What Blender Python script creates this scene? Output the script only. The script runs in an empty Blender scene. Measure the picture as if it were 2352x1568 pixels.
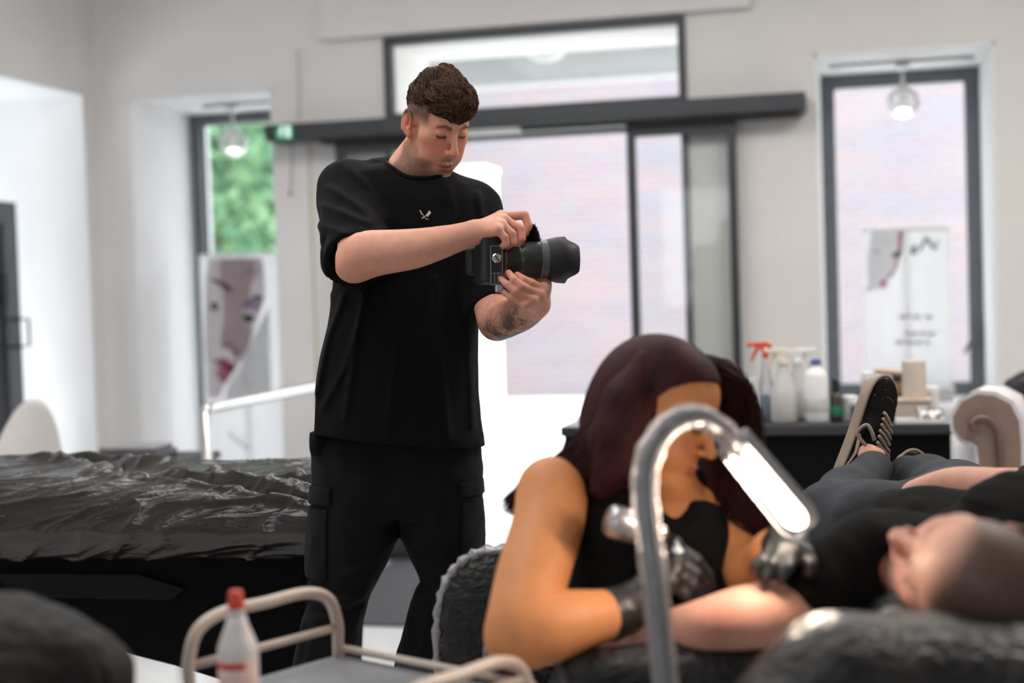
import bpy, bmesh, math, random
import numpy as np
from mathutils import Vector, Matrix

# ------------------------------------------------------------------ camera
F_PX, CX, CY = 3267.0, 1176.0, 784.0            # 50 mm lens on a 36 mm wide frame, 2352 x 1568
CAM_H, YAW, PITCH, ROLL = 1.336, math.radians(13.5), math.radians(1.98), math.radians(1.83)
sc = bpy.context.scene
COL = sc.collection
fwd = Vector((-math.sin(YAW) * math.cos(PITCH), math.cos(YAW) * math.cos(PITCH), -math.sin(PITCH)))
_r0 = Vector((math.cos(YAW), math.sin(YAW), 0)); _u0 = _r0.cross(fwd)
RGT = math.cos(ROLL) * _r0 - math.sin(ROLL) * _u0
UPV = math.sin(ROLL) * _r0 + math.cos(ROLL) * _u0
CAM = Vector((0, 0, CAM_H))
cd = bpy.data.cameras.new('view_camera'); cam = bpy.data.objects.new('view_camera', cd); COL.objects.link(cam)
cam.matrix_world = Matrix(((RGT.x, UPV.x, -fwd.x, CAM.x), (RGT.y, UPV.y, -fwd.y, CAM.y), (RGT.z, UPV.z, -fwd.z, CAM.z), (0, 0, 0, 1)))
cd.sensor_width = 36.0; cd.lens = F_PX * 36.0 / 2352.0
cd.clip_start = 0.05; cd.clip_end = 200
cd.dof.use_dof = True; cd.dof.focus_distance = 3.06; cd.dof.aperture_fstop = 1.7
sc.camera = cam

# ------------------------------------------------------------------ sky, lights, exposure
W = bpy.data.worlds.new('overcast_sky'); sc.world = W; W.use_nodes = True
bg = W.node_tree.nodes['Background']
bg.inputs['Color'].default_value = (0.93, 0.96, 1.0, 1); bg.inputs['Strength'].default_value = 6.0
def area(name, loc, size, power, col=(1, 1, 1), rot=(0, 0, 0), size_y=None):
    l = bpy.data.lights.new(name, 'AREA'); l.energy = power; l.color = col; l.size = size
    if size_y: l.shape = 'RECTANGLE'; l.size_y = size_y
    o = bpy.data.objects.new(name, l); COL.objects.link(o); o.location = loc; o.rotation_euler = rot
    return o
sun_l = bpy.data.lights.new('sun', 'SUN'); sun_l.energy = 1.2; sun_l.angle = math.radians(6); sun_l.color = (1, .96, .9)
sun_o = bpy.data.objects.new('sun', sun_l); COL.objects.link(sun_o)
sun_o.rotation_euler = (math.radians(42), 0, math.radians(-25))      # high sun from the street, over the roof, onto the brick wall
area('ceiling_light_far', (-1.6, 4.6, 3.22), 2.4, 38, (1, .985, .98), size_y=1.2)
area('ceiling_light_near', (-1.6, 2.2, 3.22), 2.2, 32, (1, .96, .92), size_y=1.2)
area('ceiling_light_right', (1.1, 4.2, 3.22), 1.4, 62, (1, .93, .86), size_y=1.2)
sc.view_settings.view_transform = 'Standard'; sc.view_settings.look = 'None'
sc.view_settings.gamma = 1.0; sc.view_settings.use_curve_mapping = False
sc.view_settings.exposure = 0.15
sc.cycles.max_bounces = 8; sc.cycles.diffuse_bounces = 4; sc.cycles.transparent_max_bounces = 16
sc.cycles.caustics_reflective = False; sc.cycles.caustics_refractive = False
sc.cycles.sample_clamp_indirect = 6.0
sc.cycles.use_denoising = True

# ------------------------------------------------------------------ helpers
def at(px, py, Z):
    """the point seen at a pixel of the 2352 x 1568 frame, Z metres down the lens axis"""
    px, py, Z = float(px), float(py), float(Z)
    return CAM + Z * (fwd + (px - CX) / F_PX * RGT - (py - CY) / F_PX * UPV)
def on_z(px, py, z):
    """the point at height z seen at a pixel"""
    px, py = float(px), float(py)
    d = fwd + (px - CX) / F_PX * RGT - (py - CY) / F_PX * UPV; return CAM + d * ((z - CAM_H) / d.z)
def on_y(px, py, y):
    px, py = float(px), float(py)
    d = fwd + (px - CX) / F_PX * RGT - (py - CY) / F_PX * UPV; return CAM + d * (y / d.y)

MATS = {}
def mat(name, col, rough=0.5, metal=0.0, spec=0.5, var=0.0, vscale=20.0, bump=0.0, bscale=60.0, attr=False,
        coat=0.0, sheen=0.0, sss=0.0, transl=0.0, emit=None, estr=0.0, trans=0.0, stretch=(1, 1, 1), detail=4.0, ior=None):
    """a procedural principled material: noise colour variation and noise bump"""
    if name in MATS: return MATS[name]
    m = bpy.data.materials.new(name); m.use_nodes = True; MATS[name] = m
    nt = m.node_tree; N = nt.nodes; L = nt.links; b = N['Principled BSDF']; out = N['Material Output']
    b.inputs['Roughness'].default_value = rough; b.inputs['Metallic'].default_value = metal
    b.inputs['Specular IOR Level'].default_value = spec
    b.inputs['Coat Weight'].default_value = coat; b.inputs['Sheen Weight'].default_value = sheen
    if ior: b.inputs['IOR'].default_value = ior
    b.inputs['Transmission Weight'].default_value = trans
    if sss:
        b.inputs['Subsurface Weight'].default_value = sss
        b.inputs['Subsurface Radius'].default_value = (0.012, 0.004, 0.0025); b.inputs['Subsurface Scale'].default_value = 1.0
    c = (*col, 1); b.inputs['Base Color'].default_value = c; m.diffuse_color = c
    tc = N.new('ShaderNodeTexCoord'); mp = N.new('ShaderNodeMapping'); mp.inputs['Scale'].default_value = stretch
    L.new(tc.outputs['Object'], mp.inputs['Vector'])
    colsock = None
    if attr:
        a = N.new('ShaderNodeAttribute'); a.attribute_name = 'col'; colsock = a.outputs['Color']
    nz = N.new('ShaderNodeTexNoise'); nz.inputs['Scale'].default_value = vscale; nz.inputs['Detail'].default_value = detail
    L.new(mp.outputs['Vector'], nz.inputs['Vector'])
    mx = N.new('ShaderNodeMix'); mx.data_type = 'RGBA'; mx.blend_type = 'MULTIPLY'
    rp = N.new('ShaderNodeMapRange'); rp.inputs['From Min'].default_value = .3; rp.inputs['From Max'].default_value = .7
    rp.inputs['To Min'].default_value = 1 - var; rp.inputs['To Max'].default_value = 1 + var * .5
    L.new(nz.outputs['Fac'], rp.inputs['Value'])
    mx.inputs['Factor'].default_value = 1.0
    if colsock: L.new(colsock, mx.inputs[6])
    else: mx.inputs[6].default_value = c
    L.new(rp.outputs['Result'], mx.inputs[7]); L.new(mx.outputs[2], b.inputs['Base Color'])
    if bump:
        n2 = N.new('ShaderNodeTexNoise'); n2.inputs['Scale'].default_value = bscale; n2.inputs['Detail'].default_value = 5
        L.new(mp.outputs['Vector'], n2.inputs['Vector'])
        bp = N.new('ShaderNodeBump'); bp.inputs['Strength'].default_value = bump; bp.inputs['Distance'].default_value = 0.02
        L.new(n2.outputs['Fac'], bp.inputs['Height']); L.new(bp.outputs['Normal'], b.inputs['Normal'])
    if emit: b.inputs['Emission Color'].default_value = (*emit, 1); b.inputs['Emission Strength'].default_value = estr
    if transl:
        t = N.new('ShaderNodeBsdfTranslucent'); L.new(mx.outputs[2], t.inputs['Color'])
        ms = N.new('ShaderNodeMixShader'); ms.inputs[0].default_value = transl
        L.new(b.outputs[0], ms.inputs[1]); L.new(t.outputs[0], ms.inputs[2]); L.new(ms.outputs[0], out.inputs['Surface'])
    return m

def clear_mat(name, tint=(1, 1, 1), gloss=0.06, rough=0.02, haze=0.0, bump=0.0, bscale=30):
    """thin clear sheet: see-through with a faint reflection (and optional milky haze)"""
    if name in MATS: return MATS[name]
    m = bpy.data.materials.new(name); m.use_nodes = True; MATS[name] = m
    nt = m.node_tree; N = nt.nodes; L = nt.links; N.remove(N['Principled BSDF'])
    t = N.new('ShaderNodeBsdfTransparent'); t.inputs['Color'].default_value = (*tint, 1)
    g = N.new('ShaderNodeBsdfGlossy'); g.inputs['Roughness'].default_value = rough
    fr = N.new('ShaderNodeFresnel'); fr.inputs['IOR'].default_value = 1.45
    mul = N.new('ShaderNodeMath'); mul.operation = 'MULTIPLY_ADD'; mul.inputs[1].default_value = 0.8 if gloss > .03 else .35; mul.inputs[2].default_value = gloss
    L.new(fr.outputs[0], mul.inputs[0])
    ms = N.new('ShaderNodeMixShader'); L.new(mul.outputs[0], ms.inputs[0])
    src = t
    if haze:
        d = N.new('ShaderNodeBsdfDiffuse'); d.inputs['Color'].default_value = (.85, .85, .86, 1)
        m2 = N.new('ShaderNodeMixShader'); m2.inputs[0].default_value = haze
        L.new(t.outputs[0], m2.inputs[1]); L.new(d.outputs[0], m2.inputs[2]); src = m2
    if bump:
        tc = N.new('ShaderNodeTexCoord'); nz = N.new('ShaderNodeTexNoise'); nz.inputs['Scale'].default_value = bscale
        L.new(tc.outputs['Object'], nz.inputs['Vector'])
        bp = N.new('ShaderNodeBump'); bp.inputs['Strength'].default_value = bump; bp.inputs['Distance'].default_value = .01
        L.new(nz.outputs['Fac'], bp.inputs['Height']); L.new(bp.outputs['Normal'], g.inputs['Normal'])
    L.new(src.outputs[0], ms.inputs[1]); L.new(g.outputs[0], ms.inputs[2])
    L.new(ms.outputs[0], N['Material Output'].inputs['Surface'])
    return m

class MB:
    """collects shapes into one mesh"""
    def __init__(s): s.v = []; s.f = []
    def add(s, v, f):
        n = len(s.v); s.v += [tuple(p) for p in v]; s.f += [tuple(i + n for i in q) for q in f]; return s
    def box(s, x0, x1, y0, y1, z0, z1, M=None):
        v = [Vector((x, y, z)) for x in (x0, x1) for y in (y0, y1) for z in (z0, z1)]
        if M: v = [M @ p for p in v]
        return s.add(v, [(0, 1, 3, 2), (4, 6, 7, 5), (0, 4, 5, 1), (2, 3, 7, 6), (0, 2, 6, 4), (1, 5, 7, 3)])
    def tube(s, pts, r, seg=12, closed=False, flat=None):
        P = [Vector(p) for p in pts]; n = len(P)
        rr = r if hasattr(r, '__len__') else [r] * n
        T = []
        for i in range(n):
            a = P[i - 1] if (i or closed) else P[0]; b = P[(i + 1) % n] if (i < n - 1 or closed) else P[-1]
            T.append((b - a).normalized())
        up = Vector((0, 0, 1)) if abs(T[0].z) < .9 else Vector((1, 0, 0))
        nrm = T[0].cross(up).normalized(); v = []
        for i in range(n):
            nrm = (nrm - T[i] * nrm.dot(T[i])).normalized(); bn = T[i].cross(nrm)
            fl = 1.0 if flat is None else flat
            for k in range(seg):
                a = 2 * math.pi * k / seg
                v.append(P[i] + rr[i] * (math.cos(a) * nrm + fl * math.sin(a) * bn))
        f = []
        for i in range(n if closed else n - 1):
            j = (i + 1) % n
            for k in range(seg):
                k2 = (k + 1) % seg
                f.append((i * seg + k, i * seg + k2, j * seg + k2, j * seg + k))
        if not closed:
            f.append(tuple(range(seg))[::-1]); f.append(tuple((n - 1) * seg + k for k in range(seg)))
        return s.add(v, f)
    def lathe(s, prof, seg=32, M=None):
        """profile of (radius, height) turned about z; M places it"""
        v = []; f = []; n = len(prof)
        for (r, z) in prof:
            for k in range(seg):
                a = 2 * math.pi * k / seg; v.append(Vector((r * math.cos(a), r * math.sin(a), z)))
        for i in range(n - 1):
            for k in range(seg):
                k2 = (k + 1) % seg; f.append((i * seg + k, i * seg + k2, (i + 1) * seg + k2, (i + 1) * seg + k))
        if prof[0][0] > 1e-5: f.append(tuple(range(seg))[::-1])
        if prof[-1][0] > 1e-5: f.append(tuple((n - 1) * seg + k for k in range(seg)))
        if M: v = [M @ p for p in v]
        return s.add(v, f)
    def prism(s, poly, depth, M=None):
        """polygon in local xy, extruded along local z by depth"""
        n = len(poly); v = [Vector((x, y, 0)) for x, y in poly] + [Vector((x, y, depth)) for x, y in poly]
        if M: v = [M @ p for p in v]
        f = [tuple(range(n))[::-1], tuple(range(n, 2 * n))] + [(i, (i + 1) % n, n + (i + 1) % n, n + i) for i in range(n)]
        return s.add(v, f)
    def grid(s, fn, nu, nv, thick=None):
        v = [fn(i / (nu - 1), j / (nv - 1)) for i in range(nu) for j in range(nv)]
        f = [(i * nv + j, (i + 1) * nv + j, (i + 1) * nv + j + 1, i * nv + j + 1) for i in range(nu - 1) for j in range(nv - 1)]
        return s.add(v, f)

def tag(o, label=None, cat=None, group=None, kind=None):
    if label: o['label'] = label
    if cat: o['category'] = cat
    if group: o['group'] = group
    if kind: o['kind'] = kind
    return o
def empty(name, loc, label=None, cat=None, group=None):
    o = bpy.data.objects.new(name, None); COL.objects.link(o); o.location = loc; o.empty_display_size = .05
    return tag(o, label, cat, group)
def attach(o, parent):
    o.parent = parent
    o.matrix_parent_inverse = Matrix.Translation(-parent.location) if parent.type == 'EMPTY' else Matrix.Identity(4)
    return o
def obj(name, mb, m, parent=None, label=None, cat=None, group=None, kind=None, bevel=0.0, smooth=False, seg=2, solid=0.0, sub=0, cols=None, auto=None):
    """one mesh object; coordinates are world coordinates, a parent only groups"""
    me = bpy.data.meshes.new(name); me.from_pydata([tuple(p) for p in mb.v], [], mb.f); me.update()
    if cols is not None:
        a = me.color_attributes.new('col', 'FLOAT_COLOR', 'POINT')
        c4 = np.ones((len(mb.v), 4), np.float32); c4[:, :3] = cols; a.data.foreach_set('color', c4.ravel())
    o = bpy.data.objects.new(name, me); COL.objects.link(o)
    if m is not None: me.materials.append(m)
    if smooth: me.shade_smooth()
    if solid: md = o.modifiers.new('thickness', 'SOLIDIFY'); md.thickness = solid; md.offset = 0
    if bevel:
        md = o.modifiers.new('bevel', 'BEVEL'); md.width = bevel; md.segments = seg; md.limit_method = 'ANGLE'; md.angle_limit = math.radians(40)
        me.shade_smooth(); 
        w = o.modifiers.new('wn', 'WEIGHTED_NORMAL'); w.keep_sharp = True
    if sub: md = o.modifiers.new('sub', 'SUBSURF'); md.levels = sub; md.render_levels = sub
    if parent is not None: attach(o, parent)
    return tag(o, label, cat, group, kind)
def spline(pts, n=40, closed=False):
    """Catmull-Rom through the points"""
    P = [Vector(p) for p in pts]; out = []
    m = len(P) if closed else len(P) - 1
    for k in range(n if closed else n + 1):
        t = k / n * m; i = min(int(t), m - 1); u = t - i
        g = (lambda j: P[j % len(P)]) if closed else (lambda j: P[max(0, min(len(P) - 1, j))])
        p0, p1, p2, p3 = g(i - 1), g(i), g(i + 1), g(i + 2)
        out.append(.5 * (2 * p1 + (p2 - p0) * u + (2 * p0 - 5 * p1 + 4 * p2 - p3) * u * u + (3 * p1 - p0 - 3 * p2 + p3) * u ** 3))
    return out
def frame_m(o, x, y, z):
    return Matrix(((x[0], y[0], z[0], o[0]), (x[1], y[1], z[1], o[1]), (x[2], y[2], z[2], o[2]), (0, 0, 0, 1)))
def align_z(o, d):
    """matrix placing local z along d at o"""
    d = Vector(d).normalized(); q = d.to_track_quat('Z', 'Y'); return Matrix.Translation(Vector(o)) @ q.to_matrix().to_4x4()

# ---------------------------------------------------------------- value noise (numpy)
_rs = np.random.RandomState(7); _LAT = _rs.rand(32, 32, 32).astype(np.float32)
def vnoise(x, y, z):
    x, y, z = np.broadcast_arrays(x, y, z)
    xi = np.floor(x); yi = np.floor(y); zi = np.floor(z)
    fx = x - xi; fy = y - yi; fz = z - zi
    fx = fx * fx * (3 - 2 * fx); fy = fy * fy * (3 - 2 * fy); fz = fz * fz * (3 - 2 * fz)
    xi = xi.astype(int) % 32; yi = yi.astype(int) % 32; zi = zi.astype(int) % 32
    x1 = (xi + 1) % 32; y1 = (yi + 1) % 32; z1 = (zi + 1) % 32
    L = _LAT
    a = L[xi, yi, zi] * (1 - fx) + L[x1, yi, zi] * fx; b = L[xi, y1, zi] * (1 - fx) + L[x1, y1, zi] * fx
    c = L[xi, yi, z1] * (1 - fx) + L[x1, yi, z1] * fx; d = L[xi, y1, z1] * (1 - fx) + L[x1, y1, z1] * fx
    a = a * (1 - fy) + b * fy; c = c * (1 - fy) + d * fy
    return (a * (1 - fz) + c * fz) * 2 - 1
def fbm(x, y, z, o=3):
    s = 0; a = 1.0; t = 0
    for i in range(o): s = s + a * vnoise(x * 2 ** i + 7.3 * i, y * 2 ** i + 3.1 * i, z * 2 ** i + 5.7 * i); t += a; a *= .5
    return s / t
def ridged(x, y, z, o=3):
    s = 0; a = 1.0; t = 0
    for i in range(o): s = s + a * (1 - np.abs(vnoise(x * 2 ** i + 7.3 * i, y * 2 ** i + 3.1 * i, z * 2 ** i + 5.7 * i)) * 2); t += a; a *= .5
    return s / t
def sstep(a, b, x):
    t = np.clip((x - a) / (b - a), 0, 1); return t * t * (3 - 2 * t)

# ---------------------------------------------------------------- signed distance modelling
def smin(a, b, k):
    if k <= 0: return np.minimum(a, b)
    h = np.maximum(k - np.abs(a - b), 0) / k
    return np.minimum(a, b) - h * h * k * .25
class SDF:
    """blended solids on a voxel grid -> one continuous smooth mesh (surface nets)"""
    def __init__(s, lo, hi, res):
        s.lo = np.array(lo, float); s.res = res
        n = np.ceil((np.array(hi) - s.lo) / res).astype(int) + 1
        s.ax = [s.lo[i] + np.arange(n[i]) * res for i in range(3)]
        s.D = np.full(n, 1.0, np.float32)
    def blk(s, lo, hi, pad):
        sl = []
        for i in range(3):
            a = int(np.floor((lo[i] - pad - s.lo[i]) / s.res)); b = int(np.ceil((hi[i] + pad - s.lo[i]) / s.res)) + 1
            sl.append(slice(max(0, a), max(0, min(len(s.ax[i]), b))))
        sl = tuple(sl)
        return sl, s.ax[0][sl[0]][:, None, None], s.ax[1][sl[1]][None, :, None], s.ax[2][sl[2]][None, None, :]
    def op(s, fn, lo, hi, k=0.01, sub=False):
        sl, x, y, z = s.blk(lo, hi, k + 4 * s.res)
        if 0 in s.D[sl].shape: return s
        d = fn(x, y, z).astype(np.float32)
        if sub: s.D[sl] = -smin(-s.D[sl], d, k)
        else: s.D[sl] = smin(s.D[sl], d, k)
        return s
    def cone(s, a, b, ra, rb=None, k=0.01, sub=False, sq=None):
        a = np.array(a, float); b = np.array(b, float); rb = ra if rb is None else rb
        ab = b - a; L2 = max(float(ab @ ab), 1e-12); R = max(ra, rb)
        def fn(x, y, z):
            t = np.clip(((x - a[0]) * ab[0] + (y - a[1]) * ab[1] + (z - a[2]) * ab[2]) / L2, 0, 1)
            return np.sqrt((x - a[0] - t * ab[0]) ** 2 + (y - a[1] - t * ab[1]) ** 2 + (z - a[2] - t * ab[2]) ** 2) - (ra + (rb - ra) * t)
        return s.op(fn, np.minimum(a, b) - R, np.maximum(a, b) + R, k, sub)
    def chain(s, pts, radii, k=0.01, n=0):
        if n:                                                       # smooth curve through the points
            q = spline([(*p, ) for p in pts], n); t = np.linspace(0, len(pts) - 1, n + 1)
            pts = [np.array(v) for v in q]; radii = list(np.interp(t, range(len(radii)), radii)); k = min(k, .004)
        for i in range(len(pts) - 1): s.cone(pts[i], pts[i + 1], radii[i], radii[i + 1], k)
        return s
    def ell(s, c, r, k=0.01, sub=False, rot=None):
        c = np.array(c, float); r = np.array(r, float); R = float(r.max()) if rot is not None else r
        M = None if rot is None else np.array(rot, float)          # columns = local axes
        def fn(x, y, z):
            x, y, z = x - c[0], y - c[1], z - c[2]
            if M is not None: x, y, z = [x * M[0, i] + y * M[1, i] + z * M[2, i] for i in range(3)]
            k0 = np.sqrt((x / r[0]) ** 2 + (y / r[1]) ** 2 + (z / r[2]) ** 2)
            k1 = np.sqrt((x / r[0] ** 2) ** 2 + (y / r[1] ** 2) ** 2 + (z / r[2] ** 2) ** 2) + 1e-9
            return k0 * (k0 - 1) / k1
        return s.op(fn, c - R, c + R, k, sub)
    def loft(s, rows, k=0.02, sub=False, p=2.2):
        """rows of (z, xc, yc, half_x, half_y), any z order, stacked ellipses"""
        A = np.array(sorted(rows)); lo = (float((A[:, 1] - A[:, 3]).min()), float((A[:, 2] - A[:, 4]).min()), A[0, 0]); hi = (float((A[:, 1] + A[:, 3]).max()), float((A[:, 2] + A[:, 4]).max()), A[-1, 0])
        def fn(x, y, z):
            zz = np.clip(z, A[0, 0], A[-1, 0])
            xc, yc, hx, hy = [np.interp(zz.ravel(), A[:, 0], A[:, i]).reshape(zz.shape) for i in (1, 2, 3, 4)]
            q = (np.abs((x - xc) / hx) ** p + np.abs((y - yc) / hy) ** p) ** (1 / p)
            d = (q - 1) * np.minimum(hx, hy)
            return np.maximum(d, np.abs(z - (A[0, 0] + A[-1, 0]) / 2) - (A[-1, 0] - A[0, 0]) / 2)
        return s.op(fn, lo, hi, k, sub)
    def cut(s, p, n):
        """keep the side of the plane that n points away from"""
        n = np.array(n, float); n /= np.linalg.norm(n); p = np.array(p, float)
        s.D = np.maximum(s.D, ((s.ax[0][:, None, None] - p[0]) * n[0] + (s.ax[1][None, :, None] - p[1]) * n[1] + (s.ax[2][None, None, :] - p[2]) * n[2]).astype(np.float32))
        return s
    def warp(s, fn):
        """add fn(x,y,z) near the surface only"""
        idx = np.argwhere(np.abs(s.D) < 0.05)
        P = [s.ax[i][idx[:, i]] for i in range(3)]
        s.D[idx[:, 0], idx[:, 1], idx[:, 2]] += fn(*P).astype(np.float32)
        return s
    def mesh(s, smooth=1):
        D = s.D; D = np.pad(D, 1, constant_values=1.0); lo = s.lo - s.res
        S = D < 0; nx, ny, nz = D.shape
        c = np.zeros((nx - 1, ny - 1, nz - 1), np.uint8)
        for i in (0, 1):
            for j in (0, 1):
                for k in (0, 1): c += S[i:nx - 1 + i, j:ny - 1 + j, k:nz - 1 + k]
        act = (c > 0) & (c < 8); I = np.argwhere(act); idx = -np.ones(act.shape, np.int64); idx[act] = np.arange(len(I))
        acc = np.zeros((len(I), 3)); cnt = np.zeros(len(I))
        offs = [(i, j, k) for i in (0, 1) for j in (0, 1) for k in (0, 1)]
        for a in offs:
            for ax in range(3):
                if a[ax]: continue
                b = list(a); b[ax] = 1
                da = D[I[:, 0] + a[0], I[:, 1] + a[1], I[:, 2] + a[2]]; db = D[I[:, 0] + b[0], I[:, 1] + b[1], I[:, 2] + b[2]]
                m = (da < 0) != (db < 0); t = np.where(m, da / np.where(m, da - db, 1), 0)
                p = np.tile(np.array(a, float), (len(I), 1)); p[:, ax] += t
                acc[m] += p[m]; cnt[m] += 1
        V = I + acc / np.maximum(cnt, 1)[:, None]
        Fs = []
        for ax in range(3):
            o = [(1, 2), (2, 0), (0, 1)][ax]
            n = [nx, ny, nz]; sl0 = [slice(1, n[q] - 1) for q in range(3)]; sl1 = list(sl0)
            sl0[ax] = slice(0, n[ax] - 1); sl1[ax] = slice(1, n[ax])
            A, B = S[tuple(sl0)], S[tuple(sl1)]
            E = np.argwhere(A != B)
            if not len(E): continue
            off = np.ones(3, int); off[ax] = 0; E = E + off
            inside = S[E[:, 0], E[:, 1], E[:, 2]]
            q = []
            for (u, w) in ((-1, -1), (0, -1), (0, 0), (-1, 0)):
                e = E.copy(); e[:, o[0]] += u; e[:, o[1]] += w; q.append(idx[e[:, 0], e[:, 1], e[:, 2]])
            q = np.stack(q, 1); q[~inside] = q[~inside][:, ::-1]; Fs.append(q)
        Fq = np.concatenate(Fs); Fq = Fq[(Fq >= 0).all(1)]
        for _ in range(smooth):
            e = np.concatenate([Fq[:, [0, 1]], Fq[:, [1, 2]], Fq[:, [2, 3]], Fq[:, [3, 0]]])
            acc = np.zeros_like(V); cnt = np.zeros(len(V)); np.add.at(acc, e[:, 0], V[e[:, 1]]); np.add.at(cnt, e[:, 0], 1)
            V = np.where(cnt[:, None] > 0, V * .4 + .6 * acc / np.maximum(cnt, 1)[:, None], V)
        return lo + V * s.res, Fq
def npmesh(name, parts, m, M=None, parent=None, smooth=True, **kw):
    """parts: list of (verts, faces, colours or None) already in one frame; M: 4x4 to world"""
    vs = []; fs = []; cs = []; n = 0; anyc = any(p[2] is not None for p in parts)
    for v, f, c in parts:
        vs.append(v); fs.append(np.asarray(f) + n); n += len(v)
        if anyc: cs.append(np.broadcast_to(np.array(c if c is not None else (.5, .5, .5), np.float32), (len(v), 3)))
    V = np.concatenate(vs)
    if M is not None:
        A = np.array(M); V = V @ A[:3, :3].T + A[:3, 3]
    me = bpy.data.meshes.new(name)
    nf = sum(len(f) for f in fs); me.vertices.add(len(V)); me.vertices.foreach_set('co', V.astype(np.float32).ravel())
    loops = np.concatenate([np.asarray(f).ravel() for f in fs]); sizes = np.concatenate([np.full(len(f), f.shape[1]) for f in fs])
    me.loops.add(len(loops)); me.loops.foreach_set('vertex_index', loops.astype(np.int32))
    me.polygons.add(nf); me.polygons.foreach_set('loop_start', np.concatenate([[0], np.cumsum(sizes)[:-1]]).astype(np.int32))
    me.update(calc_edges=True); me.validate()
    if anyc:
        a = me.color_attributes.new('col', 'FLOAT_COLOR', 'POINT'); c4 = np.ones((len(V), 4), np.float32); c4[:, :3] = np.concatenate(cs)
        a.data.foreach_set('color', c4.ravel())
    if smooth: me.shade_smooth()
    if m is not None: me.materials.append(m)
    o = bpy.data.objects.new(name, me); COL.objects.link(o)
    if parent is not None: attach(o, parent)
    return tag(o, kw.get('label'), kw.get('cat'), kw.get('group'), kw.get('kind'))
def strands(paths, w0, w1, seg=3):
    """thin tapered strands from an (n, k, 3) array of paths"""
    P = np.asarray(paths, float); n, k, _ = P.shape
    T = np.gradient(P, axis=1); T /= np.linalg.norm(T, axis=2, keepdims=True) + 1e-9
    ref = np.where(np.abs(T[..., 2:3]) < .9, [[[0, 0, 1.]]], [[[1., 0, 0]]])
    A = np.cross(T, ref); A /= np.linalg.norm(A, axis=2, keepdims=True) + 1e-9; B = np.cross(T, A)
    w = (w0 + (w1 - w0) * (np.linspace(0, 1, k)) ** 2)[None, :, None]
    if hasattr(w0, '__len__'): pass
    ring = [P + w * (math.cos(2 * math.pi * q / seg) * A + math.sin(2 * math.pi * q / seg) * B) for q in range(seg)]
    V = np.stack(ring, 2).reshape(-1, 3)
    base = (np.arange(n) * k * seg)[:, None, None] + (np.arange(k - 1) * seg)[None, :, None]; q = np.arange(seg)[None, None, :]
    q2 = (np.arange(seg) + 1) % seg; q2 = q2[None, None, :]
    Fq = np.stack([base + q, base + q2, base + seg + q2, base + seg + q], 3).reshape(-1, 4)
    return V, Fq
# ================================================================== the room
D, DW = 6.95, 7.67                   # inner face of the back wall; window plane at the back of the deep recesses
XL, XR, YR, ZC = -3.93, 3.4, -3.2, 3.3
M_wall = mat('wall_paint', (.80, .785, .77), .85, var=.03, vscale=3, bump=.02, bscale=250)
M_white = mat('white_reveal_paint', (.86, .86, .87), .8, var=.02, vscale=3)
M_ceil = mat('ceiling_paint', (.82, .82, .82), .9, var=.02, vscale=2)
M_anth = mat('anthracite_metal', (.045, .05, .056), .42, .2, var=.08, vscale=8)
M_anthl = mat('anthracite_window_frame', (.13, .145, .16), .4, .1, var=.06, vscale=8)
M_black = mat('black_metal', (.012, .012, .013), .45, .1, var=.1, vscale=10)
M_tile = mat('white_floor_tile', (.86, .87, .88), .13, spec=.8, var=.06, vscale=6, bump=.01, bscale=30)
M_grout = mat('floor_grout', (.42, .42, .43), .9, var=.1)
M_mat = mat('entrance_mat_pile', (.10, .102, .11), .95, var=.25, vscale=60, bump=.5, bscale=400)
M_glass = clear_mat('window_glass', (.97, .985, .98), .0)
M_chrome = mat('chrome', (.75, .75, .76), .12, 1.0, var=.03)
M_steel = mat('brushed_steel', (.62, .62, .63), .3, 1.0, var=.08, stretch=(1, 1, 12))

def struct(name, mb, m, parent=None, **kw):
    return obj(name, mb, m, parent, kind=None if parent else 'structure', **kw)

# floor slab with single tiles laid on it
mb = MB().box(XL - .8, XR, YR, 7.8, -.14, -.004)
floor = struct('floor', mb, M_grout, label='white tiled floor of the studio')
TS = .6; tile_me = None
for i in range(-1, 9):
    for j in range(-4, 5):
        x0 = XL + .003 + i * TS + .1; y0 = 5.08 + j * TS - TS
        if x0 < XL: continue
        if y0 + TS > D: continue
        if tile_me is None:
            o = obj('tile', MB().box(.0015, TS - .0015, .0015, TS - .0015, -.004, 0), M_tile); tile_me = o.data
        else:
            o = bpy.data.objects.new('tile', tile_me); COL.objects.link(o)
        o.location = (x0, y0, 0); attach(o, floor)

# walls, each a slab built round its openings
def slab_y(y0, y1, xs, zs, holes):
    """wall across x between y0 and y1; holes = (x0,x1,z0,z1)"""
    mb = MB()
    for i in range(len(xs) - 1):
        run = None
        for j in range(len(zs) - 1):
            cx, cz = (xs[i] + xs[i + 1]) / 2, (zs[j] + zs[j + 1]) / 2
            if any(h[0] < cx < h[1] and h[2] < cz < h[3] for h in holes): continue
            mb.box(xs[i], xs[i + 1], y0, y1, zs[j], zs[j + 1])
    return mb
W1 = (-3.727, -2.907, .10, 2.43); W2 = (-.150, .664, .72, 2.42); DR = (-2.29, -.757, 0, 2.645)
holes = [W1, W2, DR]
xs = sorted({XL - .8, XR, *[v for h in holes for v in h[:2]]}); zs = sorted({-.1, 3.3, *[v for h in holes for v in h[2:]]})
struct('wall_back', slab_y(D, DW + .06, xs, zs, holes), M_wall, label='pale plastered back wall with deep window recesses and the entrance')
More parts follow.
